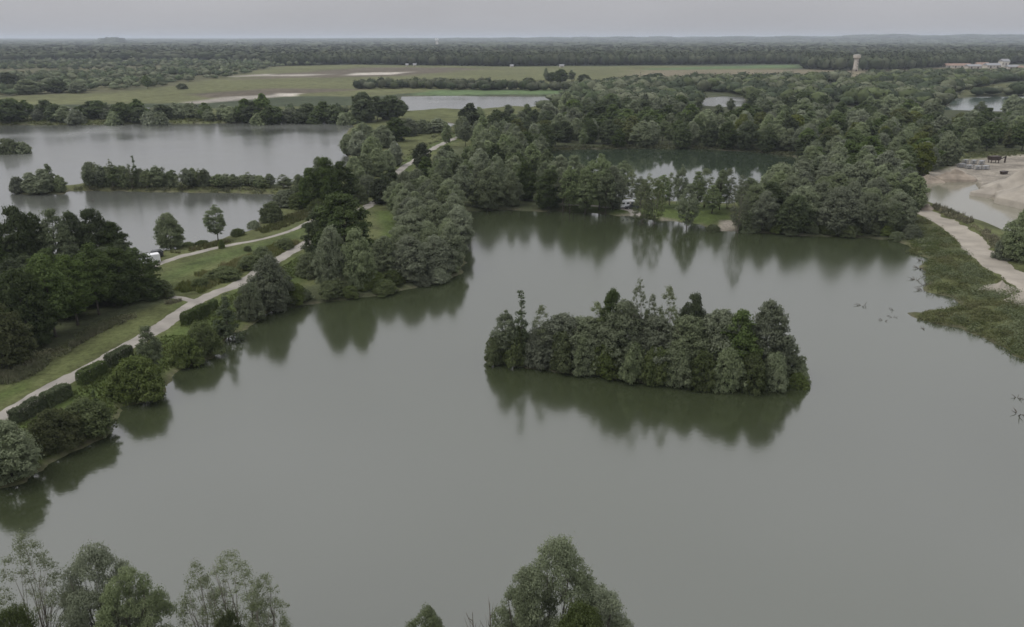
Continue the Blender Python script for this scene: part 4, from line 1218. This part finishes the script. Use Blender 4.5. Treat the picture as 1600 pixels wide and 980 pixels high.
def far_points(poly_px, spacing, seed, thresh=None, nscale=120, avoid=()):
    poly = np.array(G(poly_px, 0.8)); g = np.random.default_rng(seed)
    lo, hi = poly.min(0), poly.max(0)
    nx, ny = int((hi[0] - lo[0]) / spacing) + 1, int((hi[1] - lo[1]) / spacing) + 1
    X, Y = np.meshgrid(np.arange(nx), np.arange(ny))
    P = np.stack([X.ravel(), Y.ravel()], 1) * spacing + lo + (g.random((nx * ny, 2)) - 0.5) * spacing * 0.95
    k = poly_sd(P[:, 0], P[:, 1], poly) < 0
    P = P[k]
    P = P[shore_sd(P[:, 0], P[:, 1]) > 1.5]
    for a in avoid:
        P = P[poly_sd(P[:, 0], P[:, 1], G(a, 0.8)) > 0]
    rr_ = g.random(len(P))
    hid = np.zeros(len(P), bool)
    for zz in (2.0, 6.0, 10.0, 17.0):
        u_, v_ = project(P[:, 0], P[:, 1], zz)
        for q_ in OPEN_S:
            hid |= poly_sd(u_, v_, q_) < 3
    P = P[~hid | (rr_ > 0.9)]
    if thresh is not None:
        P = P[fbm(P[:, 0] / nscale, P[:, 1] / nscale, seed + 1) > thresh]
    return P

def rnd(n, a, b, seed):
    return a + (b - a) * np.random.default_rng(seed).random(n)
RFIELD = [(1470, 151), (1560, 129), (1720, 119), (1720, 142), (1560, 145), (1500, 153)]
P_ = far_points([(740, 186), (880, 171), (1000, 175), (1180, 171), (1280, 175), (1500, 177), (1760, 179), (1760, 118), (1480, 119), (1240, 128), (1010, 132), (950, 138), (905, 144), (880, 152), (850, 162), (800, 172)], 10.5, 81, 0.36, 90, (RFIELD,))
far_wood('far_wood', 'mixed wood between the ponds, far right', P_, rnd(len(P_), 5, 13, 1), rnd(len(P_), 11, 19, 2), 120, 81, 1.08)
P_ = far_points([(-260, 152), (0, 151), (150, 143), (250, 136), (340, 124), (400, 112), (430, 104), (560, 101), (560, 97), (300, 92), (-260, 92)], 18, 82, 0.47, 110)
far_wood('far_wood', 'scrubby trees dotted over the far left flats', P_, rnd(len(P_), 3, 10, 3), rnd(len(P_), 8, 16, 4), 40, 82, 1.3)
P_ = far_points([(-300, 184), (0, 183), (300, 181), (545, 180), (640, 176), (640, 170), (545, 176), (300, 178), (0, 180), (-300, 181)], 9, 83, 0.42, 60)
far_wood('far_wood', 'low trees behind the belt on the pale lake', P_, rnd(len(P_), 4, 8, 5), rnd(len(P_), 6, 10, 6), 70, 83)
P_ = np.concatenate([far_points([(552, 140), (640, 139), (800, 141), (800, 136.5), (640, 134.5), (556, 135.5)], 9, 84, 0.30, 40), far_points([(690, 141), (880, 143), (1000, 134), (1000, 131), (880, 139), (700, 139)], 10, 85, 0.45, 50)])
far_wood('far_wood', 'straight tree rows along the far field', P_, rnd(len(P_), 6, 9.5, 7), rnd(len(P_), 8, 12, 8), 60, 84, 0.75)
FRONT = [(430, 103.5), (560, 101), (700, 103), (800, 104), (1000, 102.5), (1180, 100.5), (1250, 100.5), (1256, 108), (1330, 112), (1400, 111), (1480, 105.5), (1600, 100), (1900, 99)]
P_ = far_points(FRONT + [(1900, 96), (1600, 96), (1400, 99), (1250, 97), (1000, 98.6), (700, 99.6), (430, 99.5)], 13, 86)
far_wood('far_forest', 'front edge of the dark forest beyond the fields', P_, rnd(len(P_), 17, 23, 9), rnd(len(P_), 15, 22, 10), 40, 86, 0.78, 0.6)
P_ = far_points([(-250, 97), (300, 96), (430, 100), (700, 100), (1000, 99), (1250, 98), (1400, 100), (1600, 97), (1850, 97), (1850, 80), (-250, 80)], 34, 87, 0.30, 260)
far_wood('far_forest', 'deep forest stretching away behind its front edge', P_, rnd(len(P_), 17, 23, 11), rnd(len(P_), 34, 50, 12), 26, 87, 0.8, 0.6)
g_ = np.random.default_rng(88)
def ring(r0, r1, n, seed, thresh):
    g = np.random.default_rng(seed)
    a = R(-37) + R(74) * g.random(n); r = np.sqrt(r0 ** 2 + (r1 ** 2 - r0 ** 2) * g.random(n))
    P = np.stack([r * np.sin(a), r * np.cos(a)], 1)
    return P[fbm(P[:, 0] / 700, P[:, 1] / 500, seed) > thresh]
P_ = ring(3300, 9500, 8000, 88, 0.36)
far_wood('far_forest', 'hazy forest plain towards the horizon', P_, rnd(len(P_), 16, 22, 13), rnd(len(P_), 90, 150, 14), 16, 88, 1.05, 0.4)
P_ = ring(9500, 19000, 4500, 89, 0.30)
far_wood('far_forest', 'blue wooded ridge on the horizon', P_, rnd(len(P_), 16, 24, 15), rnd(len(P_), 200, 360, 16), 16, 89, 1.0, 0.4)

# single trees that stand out on the far flats
row([('alder', 862, 128, 113, 22), ('tall', 853, 128, 106, 10), ('alder', 876, 129, 108, 26), ('tall', 893, 128, 109, 14), ('alder', 912, 130, 116, 22), ('bush', 826, 131, 122, 28)],
    'of the lone clump in the far field', 'lone clump in the far field')
plant_px('ash', 231, 140, 117, 17, 'single upright tree standing out on the far left flats')
plant_px('bush', 285, 140, 131, 20, 'round dark shrub standing alone in the far left meadow')
row([('alder', 14, 141, 113, 34), ('willow', 45, 148, 124, 44), ('alder', 88, 146, 124, 36), ('willow', 122, 146, 128, 34)], 'of the big trees on the far left flats', 'big trees on the far left flats')

# ================================================================== quarry: heaps, machinery
def heap(u, vb, vt, wpx, label, mat, ratio=0.8, seed=1, ridge=0.0, rz=0.0, name='gravel_heap'):
    x, y = at(u, vb, 0.9)
    h = height_for(y, vt) - 0.5
    w = wpx * depth_of(x, y) / F_PX
    n, m = 40, 18
    V = [(0, 0, 1.0)]
    for i in range(1, m + 1):
        r = i / m
        for k in range(n):
            a = 6.283 * k / n
            wob_ = 1 + 0.16 * math.sin(2 * a + seed) + 0.08 * math.sin(5 * a + seed * 2.3)
            rr = r * wob_
            z = (1.12 - math.sqrt(r * r + 0.0144) ** 1.0) / 1.0 * (1 - 0.25 * math.sin(3.1416 * r)) if i < m else -1.2
            V.append((rr * math.cos(a), rr * math.sin(a), z))
    V = np.array(V)
    nz_ = fbm(V[:, 0] * 3 + seed * 5, V[:, 1] * 3, seed) - 0.5 + 0.5 * (fbm(V[:, 0] * 9, V[:, 1] * 9 + seed, seed + 2) - 0.5)
    V[:, 2] = V[:, 2] * (1 + ridge * nz_) + 0.16 * nz_ * np.clip(1.1 - np.hypot(V[:, 0], V[:, 1]), 0, 1)
    V *= np.array((w / 2, w / 2 * ratio, h)); V[:, 2] -= 0.12
    mb = MB()
    F_ = [(0, 1 + k, 1 + (k + 1) % n) for k in range(n)]
    for i in range(m - 1):
        for k in range(n):
            a, b = 1 + i * n + k, 1 + i * n + (k + 1) % n
            F_.append((a, a + n, b + n, b))
    mb.add(V, F_)
    o = mb.build(name, mat, None, (x, y, hz(x, y) - 0.1), rz, True)
    return tag(o, label, 'heap', 'heaps of dug sand and gravel')
M['spoil'] = plain('earthy_spoil', (0.23, 0.195, 0.155), 0.95, 0.3, 0.3, bump=0.7)
heap(1594, 300, 263, 104, 'tall pointed sand heap at the right edge of the gravel yard', M['sand'], 0.9, 2)
heap(1612, 314, 277, 124, 'broad sand heap cut by the right edge beside the quarry pool', M['sand'], 0.9, 5)
heap(1556, 302, 286, 64, 'low pale sand heap on the corner of the quarry pool', M['sand'], 0.8, 8)
heap(1492, 278, 263, 80, 'long earthy spoil heap behind the quarry pool', M['spoil'], 0.45, 11, 0.6)
heap(1450, 281, 267, 64, 'low spoil heap at the wood end of the quarry pool', M['spoil'], 0.5, 13, 0.6)
heap(1562, 454, 443, 80, 'heap of pale earth between the scrub and the quarry track', M['sand'], 0.6, 17, 0.4, 0.5)
heap(1606, 470, 456, 90, 'second heap of pale earth at the right edge by the track', M['sand'], 0.6, 19, 0.4, 0.3)
heap(1448, 328, 320, 30, 'small heap of dirt at the head of the quarry track', M['spoil'], 0.6, 23, 0.5)

def frame_stack(u, v, k, label):
    x, y = at(u, v, 0.9)
    e = bpy.data.objects.new('steel_frame_stack', None); col.objects.link(e); e.location = (x, y, hz(x, y)); e.rotation_euler = (0, 0, 0.2 + 0.1 * k)
    for sx in (-1, 1):
        for sy in (-1, 1):
            MB().box((sx * 1.4, sy * 0.7, 0.8), (0.14, 0.14, 1.7)).build('post', M['silver'], e)
    for j in range(3):
        MB().box((0, 0, 0.35 + j * 0.55), (2.9, 1.5, 0.14)).build('shelf', M['silver'], e)
    tag(e, label, 'steel frame', 'grey steel frames in the gravel yard')
fs = [(1502, 262), (1514, 264), (1527, 266), (1539, 266), (1508, 256), (1521, 257), (1533, 258)]
for i, (u, v) in enumerate(fs):
    frame_stack(u, v, i, 'grey steel frame stack in the gravel yard, %s' % (['leftmost of the front row', 'second from the left, front row', 'third from the left, front row', 'rightmost of the front row',
                                                                             'leftmost of the back row', 'middle of the back row', 'rightmost of the back row'][i]))
x, y = at(1552, 255, 0.9)
e = bpy.data.objects.new('gravel_screener', None); col.objects.link(e); e.location = (x, y, hz(x, y)); e.rotation_euler = (0, 0, 0.1)
MB().box((0, 0, 2.0), (4.0, 2.4, 1.6), 1.15).build('hopper', M['dark'], e)
for sx in (-1, 1):
    for sy in (-1, 1):
        MB().box((sx * 1.6, sy * 0.9, 0.6), (0.22, 0.22, 1.3)).build('leg', M['dark'], e)
MB().tube([(1.8, 0, 1.0), (5.2, 0, 2.6)], 0.22, 6).build('conveyor', M['black'], e)
MB().box((5.0, 0, 1.2), (0.2, 0.8, 2.4)).build('conveyor_support', M['dark'], e)
tag(e, 'dark red brown gravel screener with sloping conveyor in the gravel yard', 'machine')
x, y = at(1568, 273, 0.9)
e = bpy.data.objects.new('waste_skip', None); col.objects.link(e); e.location = (x, y, hz(x, y)); e.rotation_euler = (0, 0, 0.5)
mb = MB(); mb.prism([(-1.0, 0), (1.0, 0), (1.5, 1.1), (-1.5, 1.1)], -0.8, 0.8); mb.build('tub', M['dark'], e)
for sy in (-1, 1):
    MB().box((0, sy * 0.84, 1.08), (3.1, 0.1, 0.14)).build('rim', M['black'], e)
tag(e, 'small dark skip standing on the sand beside the heaps', 'skip')

# ================================================================== vehicles
def vehicle(name, u, v, rz, L, W, H, prof, glass, mat, label, group=None):
    """car or van: side profile extruded across, windows, four wheels with tyre and rim, lamps"""
    x, y = at(u, v, 0.95)
    e = bpy.data.objects.new(name, None); col.objects.link(e); e.location = (x, y, hz(x, y) + 0.08); e.rotation_euler = (0, 0, rz)
    body = MB().prism([(px_ * L, pz * H) for px_, pz in prof], -W / 2, W / 2).build('body', mat, e)
    bv = body.modifiers.new('bevel', 'BEVEL'); bv.width = 0.07; bv.segments = 2
    for k, (pts, side) in enumerate(glass):
        if side:
            for s in (-1, 1):
                MB().prism([(a * L, b * H) for a, b in pts], s * W / 2 - 0.012, s * W / 2 + 0.012).build('window', M['glass'], e)
        else:
            (a0, b0), (a1, b1) = pts
            p0, p1 = Vector((a0 * L, 0, b0 * H)), Vector((a1 * L, 0, b1 * H))
            n = Vector((-(p1 - p0).z, 0, (p1 - p0).x)).normalized()
            if n.x * (1 if a0 + a1 > 0 else -1) < 0 and abs(n.x) > 0.05:
                n = -n
            w = W * 0.42
            q = [p0 + Vector((0, -w, 0)), p0 + Vector((0, w, 0)), p1 + Vector((0, w * 0.92, 0)), p1 + Vector((0, -w * 0.92, 0))]
            MB().add([t + n * 0.015 for t in q] + [t - n * 0.02 for t in q], [(0, 1, 2, 3), (7, 6, 5, 4), (0, 4, 5, 1), (1, 5, 6, 2), (2, 6, 7, 3), (3, 7, 4, 0)]).build('windscreen' if a0 > 0 else 'rear_window', M['glass'], e)
    for sx in (0.31, -0.30):
        for s in (-1, 1):
            r = 0.33
            w_ = bpy.data.objects.new('wheel', None); col.objects.link(w_); w_.parent = e; w_.location = (sx * L, s * (W / 2 - 0.08), r - 0.05); w_.rotation_euler = (math.pi / 2, 0, 0)
            MB().lathe([(r * 0.6, -0.11), (r, -0.10), (r, 0.10), (r * 0.6, 0.11)], 14).build('tyre', M['black'], w_)
            MB().lathe([(r * 0.58, -0.125), (r * 0.3, -0.13), (r * 0.3, 0.13), (r * 0.58, 0.125)], 12).build('rim', M['silver'], w_)
    for s in (-1, 1):
        MB().box((L * 0.492, s * W * 0.36, H * 0.36), (0.10, 0.34, 0.18)).build('headlight', M['lamp'], e)
        MB().box((-L * 0.495, s * W * 0.42, H * 0.45), (0.06, 0.14, 0.3)).build('tail_light', M['tile'], e)
    MB().box((L * 0.49, 0, H * 0.2), (0.14, W * 0.96, 0.2)).build('bumper', M['black'], e)
    return tag(e, label, 'van' if 'van' in name else 'car', group)
VAN = [(-0.49, 0.14), (0.49, 0.14), (0.495, 0.42), (0.40, 0.52), (0.24, 0.97), (0.18, 1.0), (-0.48, 1.0), (-0.495, 0.6)]
VANG = [([(0.395, 0.55), (0.25, 0.94)], False), ([(0.16, 0.56), (0.34, 0.56), (0.23, 0.88), (0.16, 0.88)], True), ([(-0.494, 0.6), (-0.49, 0.9)], False)]
CAR = [(-0.49, 0.16), (0.49, 0.16), (0.495, 0.5), (0.20, 0.62), (0.06, 0.97), (-0.36, 1.0), (-0.48, 0.66)]
CARG = [([(0.195, 0.65), (0.075, 0.93)], False), ([(-0.02, 0.64), (0.15, 0.64), (0.05, 0.90), (-0.02, 0.92)], True), ([(-0.36, 0.64), (-0.05, 0.64), (-0.05, 0.92), (-0.33, 0.92)], True), ([(-0.475, 0.68), (-0.37, 0.96)], False)]
vehicle('parked_van', 233, 412, R(214), 4.9, 1.95, 2.15, VAN, VANG, M['white'], 'white panel van parked where the narrow track enters the grove')
vehicle('parked_car', 241, 402, R(200), 4.3, 1.8, 1.5, CAR, CARG, M['carpaint'], 'dark car parked behind the white van on the lake shore')
vehicle('parked_car', 987, 326, R(190), 4.3, 1.8, 1.5, CAR, CARG, M['carpaint'], 'dark car parked beside the caravan on the waterside lawn')
vehicle('parked_car', 614, 229, R(170), 4.3, 1.8, 1.5, CAR, CARG, M['white'], 'tiny white car among the willows at the end of the lake')
x, y = at(979, 325, 0.95)
e = bpy.data.objects.new('caravan', None); col.objects.link(e); e.location = (x, y, hz(x, y) + 0.05); e.rotation_euler = (0, 0, 0.25)
b_ = MB().prism([(-2.3, 0.4), (2.2, 0.4), (2.5, 1.2), (2.2, 2.4), (-2.1, 2.5), (-2.4, 1.4)], -1.05, 1.05).build('body', M['white'], e)
b_.modifiers.new('bevel', 'BEVEL').width = 0.08
for xx in (-1.5, 0.0, 1.4):
    for s in (-1, 1):
        MB().box((xx, s * 1.06, 1.65), (0.9, 0.03, 0.55)).build('window', M['glass'], e)
MB().box((0.75, -1.06, 1.3), (0.5, 0.04, 1.6)).build('door', M['cream'], e)
for s in (-1, 1):
    o = MB().lathe([(0.2, -0.1), (0.32, -0.1), (0.32, 0.1), (0.2, 0.1)], 12).build('wheel', M['black'], e); o.location = (-0.1, s * 0.98, 0.3); o.rotation_euler = (math.pi / 2, 0, 0)
MB().tube([(2.3, 0, 0.45), (3.4, 0, 0.42)], 0.05, 6).build('drawbar', M['silver'], e)
tag(e, 'white caravan half hidden by trunks on the waterside lawn', 'caravan')

# ================================================================== water tower, farm, far houses
x, y = at(1336, 111.5, 0.8)
e = bpy.data.objects.new('water_tower', None); col.objects.link(e); e.location = (x, y, 0.6)
H_ = height_for(y, 85.5) - 0.6
s_ = H_ / 29.0
MB().lathe([(4.9 * s_, -0.5), (4.3 * s_, 6 * s_), (3.6 * s_, 15 * s_), (3.25 * s_, 21.5 * s_)], 20).build('shaft', M['concrete'], e, smooth=True)
tk = MB().lathe([(3.2 * s_, 21.45 * s_), (6.2 * s_, 23.6 * s_), (6.5 * s_, 23.8 * s_), (6.5 * s_, 28.0 * s_), (6.3 * s_, 28.2 * s_)], 24).build('tank', M['concrete'], e)
MB().lathe([(6.75 * s_, 28.1 * s_), (6.75 * s_, 28.5 * s_), (2.5 * s_, 29.0 * s_)], 24).build('cornice', M['cream'], tk)
for k in range(8):
    a = 6.283 * k / 8
    MB().box((3.75 * s_ * math.cos(a), 3.75 * s_ * math.sin(a), 12 * s_), (0.9, 0.9, 23 * s_), 0.75, a).build('pilaster', M['concrete'], e)
MB().box((0, -4.85 * s_, 1.4), (1.4, 0.5, 2.8)).build('door', M['dark'], e)
for zz in (8, 13, 18):
    MB().box((1.2, -3.75 * s_, zz * s_), (0.6, 1.2, 1.4)).build('window', M['glass'], e)
tag(e, 'concrete water tower with flared shaft and wide round tank', 'water tower')
y = 5200.0; x = (683 - CU) / F_PX * depth_of(0, y)
e = bpy.data.objects.new('water_tower', None); col.objects.link(e); e.location = (x, y, 0.8)
hh = height_for(y, 60.5)
MB().lathe([(9, -1), (8, hh * 0.6), (9, hh * 0.72)], 16).build('shaft', M['cream'], e)
MB().lathe([(9.1, hh * 0.72), (13, hh * 0.8), (13, hh * 0.97), (6, hh)], 16).build('tank', M['white'], e)
tag(e, 'tiny pale tower sticking out of the hazy forest near the horizon', 'water tower')

def barn(u, vb, wpx, hw, hr, depth, wall, roof, label, rz=0.0, name='farm_building', group=None, doors=2):
    x, y = at(u, vb, 0.8)
    L = wpx * depth_of(x, y) / F_PX
    e = bpy.data.objects.new(name, None); col.objects.link(e); e.location = (x, y, hz(x, y)); e.rotation_euler = (0, 0, rz)
    MB().box((0, depth / 2, hw / 2 - 0.3), (L, depth, hw + 0.6)).build('wall', wall, e)
    rf = MB().add([(-L / 2 - .5, -.6, hw - .1), (L / 2 + .5, -.6, hw - .1), (L / 2 + .5, depth + .6, hw - .1), (-L / 2 - .5, depth + .6, hw - .1), (-L / 2 - .5, depth / 2, hw + hr), (L / 2 + .5, depth / 2, hw + hr)],
                  [(0, 1, 5, 4), (2, 3, 4, 5), (1, 2, 5), (3, 0, 4), (3, 2, 1, 0)]).build('roof', roof, e)
    for k in range(doors):
        xx = L * ((k + 0.5) / doors - 0.5)
        MB().box((xx, -0.04, hw * 0.36), (min(3.0, L * 0.15), 0.2, hw * 0.72)).build('door', M['dark'], e)
    for k in range(doors + 1):
        xx = L * (k / max(1, doors) - 0.5) * 0.9
        MB().box((xx, -0.04, hw * 0.6), (min(1.4, L * 0.1), 0.16, hw * 0.25)).build('window', M['glass'], e)
    return tag(e, label, 'building', group)
FA = 'farm buildings beside the far fields'
barn(1498, 106, 40, 3.6, 3.4, 14, M['cream'], M['tile'], 'long barn with red tiled roof at the left end of the farm', 0, 'farm_building', FA, 4)
barn(1523, 107.5, 22, 4.0, 3.0, 12, M['concrete'], M['slate'], 'grey roofed shed right of the long red tiled barn', 0.1, 'farm_building', FA)
barn(1536, 105, 18, 4.0, 4.0, 12, M['cream'], M['tile'], 'short tiled house in the middle of the farm', -0.1, 'farm_building', FA)
barn(1553, 107, 22, 5.0, 3.5, 14, M['concrete'], M['slate'], 'grey low barn left of the tall pale store', 0.05, 'farm_building', FA)
barn(1571, 106.5, 12, 11.0, 4.0, 12, M['cream'], M['slate'], 'tall pale gabled grain store of the farm', 0.1, 'farm_building', FA, 1)
barn(1584, 108.5, 18, 4.0, 3.0, 12, M['concrete'], M['slate'], 'low grey shed right of the tall pale store', 0, 'farm_building', FA)
barn(1597, 111, 10, 4.0, 3.0, 9, M['white'], M['tile'], 'small white house at the right end of the farm', 0, 'farm_building', FA)
FH = 'small houses at the forest edge'
for u, v, w, lab in ((636, 103.8, 4, 'tiny pale house at the forest edge, leftmost of three'), (648, 103.6, 5, 'tiny pale house at the forest edge, middle of three'), (800, 105.4, 5, 'tiny white house at the forest edge, rightmost of three'),
                     (878, 105.2, 7, 'small white farmhouse behind the lone clump in the far field')):
    barn(u, v, w, 2.6, 2.2, 7, M['cream'], M['slate'], lab, 0.1, 'farmhouse', FH, 1)

# ================================================================== poles on the far flats
for u, vb, vt, lab in ((1000, 131, 112, 'thin wooden pole standing in the tan far field'), (1237, 127, 107, 'thin wooden pole at the edge of the far wood by the fields')):
    x, y = at(u, vb, 0.8); h = height_for(y, vt) - 0.8
    e = bpy.data.objects.new('utility_pole', None); col.objects.link(e); e.location = (x, y, 0.6)
    MB().tube([(0, 0, -0.5), (0, 0, h)], [0.24, 0.16], 8).build('post', M['wood'], e)
    MB().box((0, 0, h - 0.8), (2.4, 0.2, 0.2)).build('crossarm', M['wood'], e)
    tag(e, lab, 'pole')

# ================================================================== dead wood in the shallows
def snag(u, v, size, n, label, seed, name='driftwood_branch'):
    x, y = at(u, v, 0.0); g = np.random.default_rng(seed)
    mb = MB()
    for k in range(n):
        a = g.random() * 6.283; l = 1.1 * size * (0.5 + g.random())
        up = 0.2 + 0.7 * g.random()
        p0 = Vector((g.normal() * size * 0.25, g.normal() * size * 0.25, -0.25)); p2 = p0 + Vector((math.cos(a) * l, math.sin(a) * l, up * l * 0.6 + 0.25))
        m_ = (p0 + p2) / 2 + Vector((0, 0, 0.12 * l))
        mb.tube([p0, m_, p2], [0.07, 0.05, 0.02], 5)
    return tag(mb.build(name, M['bark'], None, (x, y, 0)), label, 'driftwood', 'dead wood in the shallows')
snag(1347, 478, 0.9, 7, 'dead twigs breaking the surface off the right hand bank, furthest from shore', 1)
snag(1395, 484, 0.6, 5, 'dark bird stand-in shaped as a stump off the tip of the scrubby point', 2)  # no real dead wood: driftwood shape standing in for a likely cormorant
snag(1396, 496, 0.7, 4, 'dead twigs floating just in front of the dark bird stand-in', 3)
snag(1380, 501, 0.5, 4, 'small dead twig left of the twigs before the bird stand-in', 4)
snag(1436, 420, 1.3, 9, 'large tangle of dead branches in the cove below the right hand wood', 5)
snag(1430, 438, 1.0, 8, 'dead branches in the cove nearer than the large tangle', 6)
snag(1440, 407, 0.9, 7, 'dark dead branches at the head of the cove', 7)
snag(1442, 454, 1.3, 8, 'long dead branches at the mouth of the cove', 8)
snag(1444, 446, 1.2, 8, 'dead branches lying between the other tangles of the cove', 9)
snag(1440, 514, 0.6, 5, 'dead twigs in front of the tip of the scrubby point', 10)
snag(1590, 622, 0.8, 6, 'dead branches in the shallows at the right edge', 11)
snag(1592, 648, 0.9, 7, 'dark dead branches at the right edge, nearer to the viewer', 12)
snag(143, 314, 0.8, 10, 'dark clump of branches sticking out of the pale lake', 13)
def bare(u, vt, dist, label, seed):
    x = (u - CU) / F_PX * (dist * CP + (CAM_H - 8) * SP); g = np.random.default_rng(seed)
    h = height_for(dist, vt) - 0.6
    mb = MB(); mb.tube([(0, 0, -0.5), (0.1, 0, h * 0.5), (0.0, 0.1, h)], [0.16, 0.1, 0.02], 6)
    o = bpy.data.objects.new('dead_tree', None); col.objects.link(o); o.location = (x, dist, 0.6)
    mb.build('trunk', M['palebark'], o)
    for k in range(9):
        z = h * (0.45 + 0.5 * k / 9); a = g.random() * 6.283; l = h * 0.16 * (1.2 - k / 12)
        MB().tube([(0.03, 0.03, z), (math.cos(a) * l * 0.5, math.sin(a) * l * 0.5, z + l * 0.6), (math.cos(a) * l * 0.8, math.sin(a) * l * 0.8, z + l * 1.4)], [0.04, 0.025, 0.01], 4).build('branch', M['palebark'], o)
    return tag(o, label, 'dead tree', FG)
bare(738, 958, 50, 'dead forked sapling in front, left of the taller dead stem', 1)
bare(765, 942, 50, 'thin dead stem in front, left of the largest willow', 2)

# ================================================================== the air: pale haze round the whole place
hb = MB().box((0, 24000, 58), (90000, 62000, 122))
hm = bpy.data.materials.new('haze'); hm.use_nodes = True
hn = hm.node_tree.nodes; hn.remove(hn['Principled BSDF'])
pv = hn.new('ShaderNodeVolumePrincipled')
pv.inputs['Color'].default_value = (0.80, 0.88, 0.98, 1); pv.inputs['Density'].default_value = 0.00008; pv.inputs['Anisotropy'].default_value = 0.0
hm.node_tree.links.new(pv.outputs[0], hn['Material Output'].inputs['Volume'])
structure(hb.build('haze', hm), 'stuff', 'pale haze hanging over the far plain')
